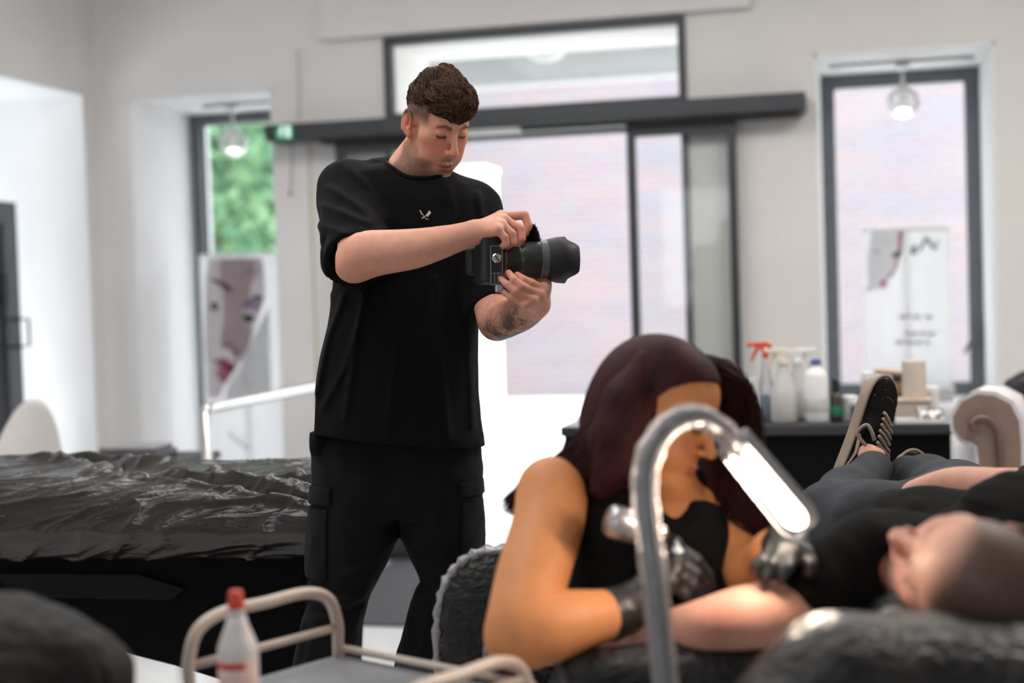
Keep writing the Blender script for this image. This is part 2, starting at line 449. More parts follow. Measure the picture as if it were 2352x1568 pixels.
# left wall (runs along y) with one deep recess near the corner
mbw = MB()
WL = (5.3, 6.83, .10, 2.455)
mbw.box(XL - .78, XL, WL[1], D, -.1, 3.3); mbw.box(XL - .78, XL, WL[0], WL[1], WL[3], 3.3); mbw.box(XL - .78, XL, WL[0], WL[1], -.1, WL[2])
mbw.box(XL - .78, XL, YR, WL[0], -.1, 3.3)
struct('wall_left', mbw, M_wall, label='pale left wall with a deep white window recess beside the corner')
mbw = MB().box(XR, XR + .2, YR, D, -.1, 3.3); struct('wall_right', mbw, M_wall, label='plain pale wall on the right side of the room')
mbw = MB().box(XL, -2.2, YR - .2, YR, -.1, 3.3).box(-.9, XR, YR - .2, YR, -.1, 3.3).box(-2.2, -.9, YR - .2, YR, 2.5, 3.3).box(-2.2, -.9, YR - .2, YR, -.1, 1.1)
struct('wall_rear', mbw, M_wall, label='shopfront wall behind the viewer with a wide opening')
struct('ceiling', MB().box(XL - .8, XR + .2, YR - .2, 7.8, ZC, ZC + .15), M_ceil, label='white ceiling of the studio')
# white linings of the recesses
def lining(name, x0, x1, z0, z1, ya, yb, t=.012):
    mb = MB().box(x0, x0 + t, ya, yb, z0, z1).box(x1 - t, x1, ya, yb, z0, z1).box(x0, x1, ya, yb, z1 - t, z1).box(x0, x1, ya, yb, z0, z0 + t)
    return struct(name, mb, M_white)
lining('trim_1', *W1, D - .004, DW)['label'] = 'white lining of the left window recess in the back wall'
lining('trim_2', *W2, D - .004, DW)['label'] = 'white lining of the right window recess in the back wall'
mb = MB().box(XL - .74, XL + .004, WL[1] - .012, WL[1], WL[2], WL[3]).box(XL - .74, XL + .004, WL[0], WL[1], WL[3] - .012, WL[3]).box(XL - .74, XL + .004, WL[0], WL[1], WL[2], WL[2] + .012)
struct('trim_3', mb, M_white, label='white lining of the window recess in the left wall')
# shallow bulkhead box above the entrance
struct('trim_4', MB().box(-2.62, -.44, D - .05, D - .002, 2.655, 3.298), M_wall, bevel=.006, label='shallow plaster bulkhead above the entrance')

def window(name, x0, x1, z0, z1, y, fw_=.062, label=None, depth=.07):
    root = empty(name, ((x0 + x1) / 2, y, z0), label); root['kind'] = 'structure'
    obj('stile', MB().box(x0, x0 + fw_, y - depth / 2, y + depth / 2, z0, z1), M_anthl, root, bevel=.004)
    obj('stile', MB().box(x1 - fw_, x1, y - depth / 2, y + depth / 2, z0, z1), M_anthl, root, bevel=.004)
    obj('top_rail', MB().box(x0 + fw_, x1 - fw_, y - depth / 2, y + depth / 2, z1 - fw_, z1), M_anthl, root, bevel=.004)
    obj('bottom_rail', MB().box(x0 + fw_, x1 - fw_, y - depth / 2, y + depth / 2, z0, z0 + fw_), M_anthl, root, bevel=.004)
    obj('pane', MB().box(x0 + fw_ - .01, x1 - fw_ + .01, y - .004, y + .004, z0 + fw_ - .01, z1 - fw_ + .01), M_glass, root)
    return root
w1 = window('window_1', W1[0] + .013, W1[1] - .013, W1[2] + .013, W1[3] - .013, DW, label='tall dark framed window in the left recess of the back wall')
obj('sash_gasket', MB().box(W1[0] + .098, W1[0] + .108, DW - .05, DW - .03, W1[2] + .08, W1[3] - .08), M_black, w1)
w2 = window('window_2', W2[0] + .013, W2[1] - .013, W2[2] + .013, W2[3] - .013, DW, .07, label='tall dark framed window in the right recess of the back wall')
hx = W2[1] - .055
hdl = obj('handle', MB().box(hx - .018, hx + .018, DW - .05, DW - .034, .93, 1.08).tube([(hx, DW - .045, 1.04), (hx, DW - .085, 1.04), (hx - .02, DW - .09, 1.03), (hx - .06, DW - .09, .95)], .009, 8), M_anthl, w2, smooth=False)
# window of the left wall recess (out at the back of its own recess)
wl = empty('window_3', (XL - .72, 6.0, .12), 'dark framed window in the left wall recess'); wl['kind'] = 'structure'
for (a, b, c, d) in ((5.32, 5.39, .12, 2.44), (6.75, 6.815, .12, 2.44), (5.39, 6.75, 2.37, 2.44), (5.39, 6.75, .12, .19)):
    obj('frame_bar', MB().box(XL - .75, XL - .68, a, b, c, d), M_anthl, wl, bevel=.004)
obj('pane', MB().box(XL - .72, XL - .712, 5.38, 6.76, .18, 2.38), M_glass, wl)

# ------------------------------------------------------------------ entrance: transom, beam, sliding leaves
tr = empty('window_4', (-1.52, D + .03, 2.24), 'dark framed transom window over the entrance'); tr['kind'] = 'structure'
tx0, tx1, tz0, tz1 = -2.289, -.758, 2.23, 2.644
obj('stile', MB().box(tx0, tx0 + .036, D - .02, D + .06, tz0, tz1), M_anth, tr, bevel=.003)
obj('stile', MB().box(tx1 - .036, tx1, D - .02, D + .06, tz0, tz1), M_anth, tr, bevel=.003)
obj('top_rail', MB().box(tx0 + .036, tx1 - .036, D - .02, D + .06, tz1 - .036, tz1), M_anth, tr, bevel=.003)
obj('bottom_rail', MB().box(tx0 + .036, tx1 - .036, D - .02, D + .06, 2.10, 2.262), M_anth, tr, bevel=.003)
obj('pane', MB().box(tx0 + .03, tx1 - .03, D + .02, D + .026, 2.255, tz1 - .03), M_glass, tr)
bm = empty('door_1', (-1.52, D - .1, 0), 'automatic sliding glass door with a long dark operator beam'); bm['kind'] = 'structure'
beam = obj('operator_beam', MB().box(-2.88, -.19, D - .19, D - .004, 2.137, 2.222), M_anth, bm, bevel=.006)
obj('guide_track', MB().box(-2.6, -.22, D - .15, D - .03, 2.118, 2.137), M_black, bm)
obj('sensor', MB().box(-1.93, -1.55, D - .205, D - .12, 2.112, 2.137), mat('sensor_grey', (.45, .46, .47), .4, var=.05), bm, bevel=.006)
def leaf(x0, x1, y):
    lf = obj('leaf_frame', MB().box(x0, x0 + .042, y - .02, y + .02, .02, 2.118).box(x1 - .04, x1, y - .02, y + .02, .02, 2.118)
             .box(x0 + .042, x1 - .04, y - .02, y + .02, 2.065, 2.118).box(x0 + .042, x1 - .04, y - .02, y + .02, .02, .11), M_anth, bm, bevel=.003)
    obj('leaf_pane', MB().box(x0 + .03, x1 - .03, y - .004, y + .004, .1, 2.08), M_glass, lf)
leaf(-1.046, -.522, D - .075); leaf(-2.54, -1.995, D - .075)
obj('jamb', MB().box(-.79, -.757, D - .02, D + .08, 0, 2.11), M_anthl, bm, bevel=.003)
obj('jamb', MB().box(-2.29, -2.257, D - .02, D + .08, 0, 2.11), M_anthl, bm, bevel=.003)
obj('threshold', MB().box(-2.6, -.5, D - .14, D + .1, 0.001, .02), M_black, bm, bevel=.004)
# exit sign on the beam
sg = empty('exit_sign', (-2.76, D - .195, 2.14), 'small green exit sign with white running figure on the door beam', 'sign')
obj('panel', MB().box(-2.812, -2.722, D - .203, D - .191, 2.142, 2.217), mat('exit_green', (.01, .22, .11), .4, emit=(.01, .35, .17), estr=.35, var=.05), sg, bevel=.003)
def flat(poly, x, y, z, s, dep=.002):
    return MB().prism([(a * s, b * s) for a, b in poly], dep, frame_m((x, y, z), (1, 0, 0), (0, 0, 1), (0, -1, 0)))
mbs = MB(); M_sgw = mat('exit_white', (.9, .95, .92), .5, emit=(.8, 1, .9), estr=.5, var=.02)
run = [[(-.6, 2.0), (-.2, 2.0), (.5, .9), (1.2, .9), (1.2, .6), (.3, .6), (0, .95), (-.3, .1), (.4, -.7), (.2, -1.9), (-.2, -1.9), (-.1, -.8), (-.7, -.2), (-.9, -.9), (-1.9, -1.1), (-1.9, -.75), (-1.2, -.6), (-.6, .6), (-1.2, .4), (-1.5, -.1), (-1.75, .1), (-1.3, .9), (-.5, 1.2)],
       [(-.1 + .38 * math.cos(a), 2.0 + .38 * math.sin(a)) for a in np.linspace(0, 2 * math.pi, 12, endpoint=False)],
       [(1.5, 2.3), (2.9, 2.3), (2.9, -2.0), (1.5, -2.0)]]
for p in run: 
    q = flat(p, -2.773, D - .2035, 2.178, .0135); mbs.add(q.v, q.f)
obj('running_figure', mbs, M_sgw, sg)
# cables and pull cord on the wall by the beam
M_cable = mat('pale_cable', (.62, .58, .53), .6, var=.1)
tag(obj('wall_cable', MB().tube([(-2.76, D - .006, 2.222), (-2.755, D - .006, 2.62)], .005, 8), M_cable), 'thin pale cable running up the wall above the exit sign', 'cable')
tag(obj('cable_conduit', MB().tube([(-2.715, D - .006, .02), (-2.715, D - .006, 2.12)], .007, 8), mat('conduit_beige', (.66, .58, .48), .6, var=.08)), 'thin beige conduit running down the wall under the door beam', 'cable')
pc = empty('pull_cord', (-2.79, D - .12, 1.86), 'grey pull cord hanging from the left end of the door beam', 'cord')
obj('cord', MB().tube(spline([(-2.76, D - .12, 2.137), (-2.762, D - .12, 2.05), (-2.778, D - .12, 1.88)], 14), .0045, 8), mat('cord_grey', (.3, .29, .27), .7, var=.1), pc)
obj('cord_end', MB().lathe([(0, 0), (.008, .003), (.01, .012), (.005, .022), (0, .024)], 10, Matrix.Translation((-2.779, D - .12, 1.862))), mat('cord_knob', (.08, .075, .07), .5, var=.1), pc, smooth=True)
# entrance mat
tag(obj('entrance_mat', MB().box(-2.27, -.25, 5.43, 6.79, .001, .012), M_mat, bevel=.004), 'dark grey entrance mat lying before the sliding door', 'mat')
# curtain rails on the recess soffits
M_rail = mat('rail_grey', (.42, .42, .43), .45, .3, var=.05)
tag(obj('curtain_rail', MB().box(-3.45, -2.915, D + .30, D + .36, 2.402, 2.4165), M_rail, bevel=.004), 'grey rail under the top of the left back window recess', 'rail', 'recess rails')
tag(obj('curtain_rail', MB().box(-.085, .60, D + .30, D + .36, 2.392, 2.4065), M_rail, bevel=.004), 'grey rail under the top of the right back window recess', 'rail', 'recess rails')
tag(obj('curtain_rail', MB().box(XL - .30, XL - .22, 5.4, 6.35, 2.415, 2.441), M_rail, bevel=.004), 'grey rail under the top of the left wall recess', 'rail', 'recess rails')

# glass globe pendants hanging in the recesses
M_globe = clear_mat('globe_glass', (.96, .97, .97), .10, .03, haze=.10)
M_bulb = mat('reflector_bulb', (.9, .88, .84), .3, emit=(1, .95, .86), estr=5.0, var=.02)
def pendant(x, y, ztop, zc, label):
    t = empty('pendant_lamp', (x, y, ztop), label, 'lamp', 'glass globe pendants')
    T = lambda z: Matrix.Translation((x, y, z))
    obj('ceiling_rose', MB().lathe([(.0, .0), (.035, -.001), (.03, -.02), (.008, -.03), (0, -.03)], 20, T(ztop)), M_chrome, t, smooth=True)
    obj('rod', MB().tube([(x, y, ztop - .02), (x, y, zc + .055)], .0095, 10), mat('rod_white', (.72, .72, .73), .35, .3, var=.04), t, smooth=True)
    obj('globe', MB().lathe([(.0001, .078)] + [(.078 * math.sin(a), .078 * math.cos(a)) for a in np.linspace(.18, math.pi - .02, 18)], 28, T(zc)), M_globe, t, smooth=True)
    hol = obj('lamp_holder', MB().lathe([(.0, .055), (.022, .052), (.026, .03), (.020, .0), (.022, -.020), (.030, -.036), (0, -.036)], 16, T(zc + .005)), M_chrome, t, smooth=True)
    obj('bulb', MB().lathe([(0, -.030), (.034, -.034), (.042, -.042), (.044, -.052), (.036, -.058), (.0, -.060)], 20, T(zc - .004)), M_bulb, t, smooth=True)
    return t
pendant(-3.285, D + .33, 2.402, 2.205, 'clear glass globe pendant hanging in front of the green window')
pendant(.265, D + .33, 2.392, 2.207, 'clear glass globe pendant hanging in the recess above the eN poster')

# ------------------------------------------------------------------ outside
M_conc = mat('street_paving', (.78, .77, .75), .8, var=.06, vscale=1.5, bump=.03, bscale=20)
tag(obj('street_ground', MB().box(-14, 9, DW + .06, 40, -.2, -.02), M_conc), 'bright pale paving outside the entrance', 'paving', kind='structure')
def brick_mat():
    m = bpy.data.materials.new('pink_brick'); m.use_nodes = True; nt = m.node_tree; N = nt.nodes; L = nt.links; b = N['Principled BSDF']; b.inputs['Roughness'].default_value = .9
    tc = N.new('ShaderNodeTexCoord'); mp = N.new('ShaderNodeMapping'); mp.inputs['Rotation'].default_value = (math.radians(90), 0, 0)
    L.new(tc.outputs['Object'], mp.inputs['Vector'])
    br = N.new('ShaderNodeTexBrick'); br.inputs['Scale'].default_value = 1.0; br.inputs['Brick Width'].default_value = .25; br.inputs['Row Height'].default_value = .085
    br.inputs['Mortar Size'].default_value = .01; br.inputs['Color1'].default_value = (.178, .146, .150, 1); br.inputs['Color2'].default_value = (.172, .162, .171, 1); br.inputs['Mortar'].default_value = (.225, .203, .21, 1)
    L.new(mp.outputs[0], br.inputs['Vector'])
    nz = N.new('ShaderNodeTexNoise'); nz.inputs['Scale'].default_value = 1.6; nz.inputs['Detail'].default_value = 4
    m2 = N.new('ShaderNodeMapping'); m2.inputs['Scale'].default_value = (.5, 1, 1.8); L.new(tc.outputs['Object'], m2.inputs['Vector']); L.new(m2.outputs[0], nz.inputs['Vector'])
    cr = N.new('ShaderNodeValToRGB'); cr.color_ramp.elements[0].position = .3; cr.color_ramp.elements[1].position = .7
    cr.color_ramp.elements[0].color = (.88, .93, 1.03, 1); cr.color_ramp.elements[1].color = (1.12, 1.0, .98, 1)
    L.new(nz.outputs['Fac'], cr.inputs[0])
    mx = N.new('ShaderNodeMix'); mx.data_type = 'RGBA'; mx.blend_type = 'MULTIPLY'; mx.inputs[0].default_value = 1
    L.new(br.outputs['Color'], mx.inputs[6]); L.new(cr.outputs[0], mx.inputs[7]); L.new(mx.outputs[2], b.inputs['Base Color'])
    return m
ow = empty('outside_brick_wall', (-2, 17.6, 0), 'long pinkish brick wall across the street outside the entrance', 'wall')
obj('brickwork', MB().box(-5.6, 9, 17.6, 17.9, -.05, 4.25), brick_mat(), ow)
obj('coping', MB().box(-5.65, 9, 17.52, 17.98, 4.25, 4.33), mat('coping_stone', (.7, .69, .67), .8, var=.08), ow, bevel=.01)
tag(obj('outside_white_pier', MB().box(-3.4, -2.72, 10.6, 11.0, -.02, 2.27).box(-3.43, -2.705, 10.58, 11.02, 2.27, 2.315), mat('white_render', (.86, .86, .86), .8, var=.02), bevel=.01), 'white rendered pier standing outside behind the man', 'pier')
# porch over the entrance
M_porch = mat('porch_render', (.40, .41, .42), .8, var=.03)
pr = empty('outside_porch', (-1.5, 9.2, 2.9), 'grey porch canopy with a pale soffit outside over the entrance', 'canopy')
obj('soffit', MB().box(-4.6, 1.5, DW + .08, 9.15, 2.885, 3.0), mat('porch_soffit', (.88, .88, .88), .7, var=.02), pr)
obj('fascia', MB().box(-4.6, 1.5, 9.15, 9.35, 2.70, 3.03), M_porch, pr, bevel=.01)
obj('post', MB().box(1.25, 1.45, 9.15, 9.35, -.02, 2.70), M_porch, pr, bevel=.01)
obj('post', MB().box(-4.6, -4.4, 9.15, 9.35, -.02, 2.70), M_porch, pr, bevel=.01)
dl = empty('dome_lamp', (-1.69, 8.1, 2.88), 'grey and white dome ceiling lamp above the entrance outside', 'lamp')
T = Matrix.Translation((-1.69, 8.1, 2.880))
obj('base', MB().lathe([(0, .004), (.05, .004), (.05, -.05), (.11, -.055), (.13, -.08), (.135, -.135), (.0, -.135)], 32, T), mat('lamp_base_grey', (.10, .10, .105), .4, .3, var=.05), dl, smooth=False, bevel=.004)
obj('diffuser', MB().lathe([(.13, -.135), (.122, -.162), (.095, -.195), (.05, -.215), (0, -.221)], 32, T), mat('opal_glass', (.42, .42, .42), .35, emit=(1, 1, 1), estr=.05, var=.02), dl, smooth=True)
# garden tree seen through the left window
def tree(loc, h, rad, seed, label, n=5200):
    rng = np.random.RandomState(seed); t = empty('outside_tree', loc, label, 'tree', 'trees outside the left window')
    x, y, z = loc
    mb = MB().tube(spline([(x, y, z), (x + .05, y, z + h * .3), (x - .04, y + .05, z + h * .6), (x, y, z + h * .9)], 12), [.09 - .006 * i for i in range(13)], 8)
    for k in range(7):
        a = k * 2.4; zz = z + h * (.35 + .07 * k); mb.tube([(x, y, zz), (x + rad * .6 * math.cos(a), y + rad * .6 * math.sin(a), zz + .35)], [.03, .01], 6)
    obj('trunk', mb, mat('bark', (.16, .11, .075), .9, var=.3, vscale=15, bump=.4), t, smooth=True)
    c = rng.randn(n, 3); c /= np.linalg.norm(c, axis=1)[:, None]; c *= (rng.rand(n, 1) ** .45); c = c * [rad, rad, h * .46] + [x, y, z + h * .56]
    c += .12 * rng.randn(n, 3)
    d = rng.randn(n, 3); d /= np.linalg.norm(d, axis=1)[:, None]; e = np.cross(d, rng.randn(n, 3)); e /= np.linalg.norm(e, axis=1)[:, None]
    s = (.07 + .06 * rng.rand(n, 1))
    V = np.stack([c - d * s, c + e * s * .42 , c + d * s * 1.1, c - e * s * .42], 1).reshape(-1, 3)
    Fq = np.arange(n * 4).reshape(n, 4)
    g = rng.rand(n, 1); col = np.repeat((1 - g) * np.array([[.09, .22, .13]]) + g * np.array([[.22, .36, .18]]), 4, 0)
    npmesh('foliage', [(V, Fq, col)], mat('leaf_green', (.2, .4, .2), .5, attr=True, transl=.35, var=.1), parent=t, smooth=False, kind='stuff')
tree((-6.6, 13.0, -.02), 4.6, 1.0, 3, 'leafy green tree nearest to the left window outside')
tree((-6.7, 15.9, -.02), 5.0, 1.0, 5, 'leafy tree just behind the nearest one outside')
tag(obj('outside_sky_screen', MB().box(-8.6, -8.3, -2.0, 11.0, -.1, 7.0), mat('sky_screen_grey', (.16, .16, .17), .9, var=.06)), 'unseen grey wall added outside to screen the left wall window from the sky', 'wall')  # added out of view, blocks sky light from the left wall recess
tree((-9.2, 17.6, -.02), 5.6, 1.4, 8, 'large leafy tree farther back on the left outside')
# ================================================================== posters in the window recesses
def print_mat(name, col): return mat(name, col, .7, var=.04, transl=.6)
M_paper = mat('poster_paper', (.88, .88, .89), .6, var=.02, transl=.6)
def poly_on(y, pts, dep=.0015):
    P = [on_y(px, py, y) for px, py in pts]; n = len(P)
    return [tuple(p) for p in P] + [(p.x, p.y + dep, p.z) for p in P], [tuple(range(n)), tuple(range(n, 2 * n))[::-1]] + [(i, (i + 1) % n, n + (i + 1) % n, n + i) for i in range(n)]
def ell_px(cx, cy, rx, ry, n=16): return [(cx + rx * math.cos(2 * math.pi * k / n), cy + ry * math.sin(2 * math.pi * k / n)) for k in range(n)]
def rib_px(pts, wd):
    pts = np.array(pts, float); T = np.gradient(pts, axis=0); T /= np.linalg.norm(T, axis=1)[:, None]; N = np.stack([-T[:, 1], T[:, 0]], 1) * np.broadcast_to(np.array(wd), (len(pts),))[:, None]
    return [tuple(p) for p in pts + N] + [tuple(p) for p in (pts - N)[::-1]]
def poster(name, label, x0, x1, z0, z1, y, org, sc_, prints, foot=True):
    t = empty(name, ((x0 + x1) / 2, y, z0), label, 'poster')
    n = 12; v = []; f = []
    for i in range(n + 1):
        x = x0 + (x1 - x0) * i / n
        for z in (z0, z1): v.append((x, y + .004, z))
    f = [(2 * i, 2 * i + 2, 2 * i + 3, 2 * i + 1) for i in range(n)]
    sheet = obj('sheet', MB().add(v, f), M_paper, t, solid=.002)
    if foot:
        obj('cassette', MB().box(x0 - .01, x1 + .01, y - .045, y + .045, z0 - .06, z0 - .001), mat('banner_aluminium', (.6, .6, .61), .35, .8, var=.05), t, bevel=.008)
        obj('pole', MB().tube([((x0 + x1) / 2, y + .03, z0 - .05), ((x0 + x1) / 2, y + .03, z1)], .008, 8), MATS['banner_aluminium'], t)
    obj('top_clip', MB().box(x0 - .004, x1 + .004, y - .004, y + .012, z1 - .008, z1 + .006), mat('clip_white', (.75, .75, .76), .5, var=.05), t, bevel=.002)
    for k, (nm, col, pts) in enumerate(prints):
        q = [(org[0] + a / sc_, org[1] + b / sc_) for a, b in pts]; vv, ff = poly_on(y - .002 - .0006 * k, q, .0005)
        obj(nm, MB().add(vv, ff), print_mat('print_%s_%d' % (nm, int(1000 * col[0] + 100 * col[1] + 10 * col[2])), col), sheet)
    return t
poster('face_poster', 'tall beauty poster with a woman face standing in the left window recess', -3.575, -3.05, .175, 1.598, 7.4, (440, 560), 3.92, [
    ('skin_tone', (.74, .70, .715), [(150, 128), (640, 128), (665, 400), (640, 560), (590, 700), (550, 820), (500, 980), (440, 1090), (370, 1170), (300, 1270), (260, 1380), (150, 1400), (120, 900), (120, 400)]),
    ('skin_shade', (.66, .56, .58), [(260, 128), (600, 128), (560, 300), (520, 470), (470, 560), (450, 640), (480, 720), (550, 760), (520, 900), (470, 1000), (400, 1060), (350, 960), (260, 920), (270, 800), (300, 640), (280, 440), (250, 260)]),
    ('throat_shade', (.76, .755, .76), [(560, 820), (700, 560), (715, 1400), (290, 1420), (330, 1250), (450, 1100)]),
    ('brow', (.20, .09, .09), [(150, 308), (230, 318), (320, 362), (378, 425), (350, 440), (262, 378)]),
    ('brow', (.24, .19, .25), [(452, 572), (500, 508), (570, 463), (650, 468), (642, 497), (560, 503), (482, 562)]),
    ('eyelid', (.58, .46, .62), [(452, 575), (560, 508), (640, 500), (600, 600), (500, 595)]),
    ('eye', (.16, .20, .20), ell_px(205, 562, 38, 36)), ('eye', (.05, .045, .05), [(452, 632), (568, 645), (545, 700), (505, 715), (470, 680)]),
    ('nose_shade', (.46, .33, .32), [(290, 900), (330, 885), (378, 892), (380, 918), (300, 925)]), ('nostril', (.22, .17, .17), ell_px(398, 965, 24, 24)),
    ('upper_lip', (.55, .18, .26), [(190, 1060), (250, 1040), (295, 1028), (392, 1088), (382, 1130), (250, 1100)]), ('lower_lip', (.62, .25, .36), [(215, 1120), (375, 1140), (335, 1210), (285, 1262), (240, 1200)]),
    ('mouth_line', (.20, .04, .07), [(250, 1088), (320, 1100), (385, 1118), (372, 1145), (262, 1115)]),
    ('signature', (.42, .39, .40), rib_px([(440, 295), (470, 262), (495, 250), (530, 218), (560, 240), (592, 268), (625, 205)], 7)),
    ('collar_line', (.62, .52, .58), rib_px([(330, 1700), (400, 1760), (520, 1850)], 8))])
lt = [('face_shade', (.86, .86, .87), [(150, 100), (395, 100), (372, 240), (345, 380), (290, 470), (240, 560), (120, 560), (110, 300)]),
      ('profile_line', (.72, .33, .36), rib_px([(375, 100), (368, 180), (370, 240), (345, 330), (335, 390), (290, 450)], [18, 16, 14, 8, 9, 10])), ('eye', (.20, .21, .27), [(295, 288), (340, 262), (382, 255), (372, 300), (330, 315)]), ('eye', (.55, .56, .66), ell_px(182, 265, 28, 12)),
      ('lips', (.85, .35, .62), [(205, 510), (240, 480), (265, 490), (248, 552), (220, 545)]), ('nostril', (.62, .18, .24), ell_px(287, 450, 14, 13)), ('mole', (.75, .55, .68), ell_px(113, 557, 20, 12)),
      ('letter_e', (.10, .11, .10), rib_px([(452, 262), (490, 240), (492, 222), (470, 228), (458, 258), (470, 282), (498, 270)], 9)), ('letter_n', (.10, .11, .10), rib_px([(520, 262), (545, 200), (572, 155), (585, 175), (612, 215), (640, 245), (652, 205), (662, 178)], [7, 9, 10, 11, 11, 10, 7, 5]))]
for k, (y_, xs_) in enumerate(((775, ((360, 420), (430, 455), (470, 525), (560, 620))), (905, ((400, 440), (450, 500), (520, 560), (575, 640))), (975, ((330, 395), (410, 470), (485, 540), (560, 600))))):
    for a_, b_ in xs_: lt.append(('text_line', (.52, .51, .51), [(a_, y_ - 12), (b_, y_ - 12), (b_, y_ + 12), (a_, y_ + 12)]))
poster('beauty_poster', 'white beauty poster lettered eN standing in the right window recess', .055, .472, .80, 1.587, 7.35, (1960, 500), 3.41, lt)

# dark framed panel with bracket standing in the left wall recess
pn = empty('framed_panel', (-4.16, 6.1, .112), 'dark grey framed panel with a bracket standing in the left wall recess', 'panel')
for (a, b, c0, d) in ((6.38, 6.5, .113, 1.875), (5.4, 5.52, .113, 1.875), (5.52, 6.38, 1.76, 1.875), (5.52, 6.38, .113, .23)): obj('frame_bar', MB().box(-4.19, -4.14, a, b, c0, d), M_anthl, pn, bevel=.005)
obj('infill', MB().box(-4.172, -4.158, 5.5, 6.4, .22, 1.77), mat('dark_infill', (.03, .032, .036), .3, spec=.6, var=.1), pn)
obj('bracket', MB().tube([(-4.14, 6.46, 1.28), (-4.10, 6.50, 1.28), (-4.10, 6.50, 1.14), (-4.14, 6.46, 1.14)], .008, 8).tube([(-4.14, 5.9, 1.28), (-4.14, 6.47, 1.28)], .010, 8).tube([(-4.14, 5.9, 1.14), (-4.14, 6.47, 1.14)], .010, 8), M_black, pn)
obj('latch', MB().box(-4.14, -4.115, 6.30, 6.36, 1.36, 1.52), M_black, pn, bevel=.006)

# steel handrail by the entrance ramp
hr = empty('handrail', (-2.34, 4.83, 0), 'polished steel handrail beside the entrance in front of the face poster', 'handrail')
obj('rail', MB().tube(spline([(-2.34, 4.86, .925), (-2.34, 4.90, .94), (-2.345, 5.4, .94), (-2.35, 6.2, .94), (-2.35, 6.72, .94)], 24), .021, 14), mat('polished_steel', (.62, .61, .60), .28, 1.0, var=.03), hr, smooth=True)
obj('post', MB().tube([(-2.34, 4.845, .001), (-2.34, 4.845, .932)], .019, 14), MATS['polished_steel'], hr, smooth=True)
obj('post', MB().tube([(-2.35, 6.70, .001), (-2.35, 6.70, .94)], .019, 14), MATS['polished_steel'], hr, smooth=True)

# white shell chair behind the couch
wc = empty('shell_chair', (-3.35, 4.95, 0), 'white moulded shell chair behind the left end of the wrapped couch', 'chair')
def shell(u, v):
    a = (u - .5) * math.pi * 1.02; h = v
    r = .235 * (1 - .10 * h); x = r * math.sin(a) * 1.02; y = r * math.cos(a) * .95
    top = .965 - .47 * abs(math.sin(a)) ** 2.3
    z = .44 + (top - .44) * h; x *= 1 + .02 * h; y *= 1 + .12 * h
    return (-3.24 + x * (0.25 + .75 * min(1, h * 2.5 + .25)), 4.93 + y * (.25 + .75 * min(1, h * 2.5 + .25)), z)
M_shell = mat('white_shell_plastic', (.80, .78, .75), .35, spec=.5, var=.03)
obj('shell_back', MB().grid(shell, 40, 18), M_shell, wc, smooth=True, solid=.006)
obj('seat', MB().lathe([(0, .43), (.17, .432), (.22, .445), (.235, .47), (.225, .475), (.16, .455), (0, .45)], 36, Matrix.Translation((-3.24, 4.93, 0))), M_shell, wc, smooth=True)
for sx_, sy_ in ((-1, -1), (-1, 1), (1, -1), (1, 1)): obj('leg', MB().tube([(-3.24 + .1 * sx_, 4.93 + .1 * sy_, .44), (-3.24 + .22 * sx_, 4.93 + .22 * sy_, .002)], .011, 10), mat('chair_wood', (.45, .30, .18), .5, var=.15), wc, smooth=True)
# small side table with a grey case on it
tb = empty('side_table', (-2.7, 5.0, 0), 'small black side table standing behind the wrapped couch', 'table')
obj('table_top', MB().box(-2.95, -2.45, 4.82, 5.2, .715, .745), M_black, tb, bevel=.005)
for a, b in ((-2.92, 4.85), (-2.48, 4.85), (-2.92, 5.17), (-2.48, 5.17)): obj('leg', MB().box(a - .015, a + .015, b - .015, b + .015, .001, .715), M_black, tb)
cs = empty('grey_case', (-2.7, 4.98, .745), 'flat grey plastic case lying behind the wrapped couch', 'case')
obj('case_base', MB().box(-2.825, -2.575, 4.9, 5.08, .746, .776), mat('case_dark', (.10, .105, .115), .4, var=.1), cs, bevel=.006)
obj('case_lid', MB().box(-2.82, -2.59, 4.905, 5.075, .776, .797), mat('case_grey', (.33, .33, .345), .4, var=.1), cs, bevel=.008)
obj('handle', MB().tube([(-2.75, 4.89, .775), (-2.74, 4.875, .775), (-2.66, 4.875, .775), (-2.65, 4.89, .775)], .005, 8), MATS['case_dark'], cs)

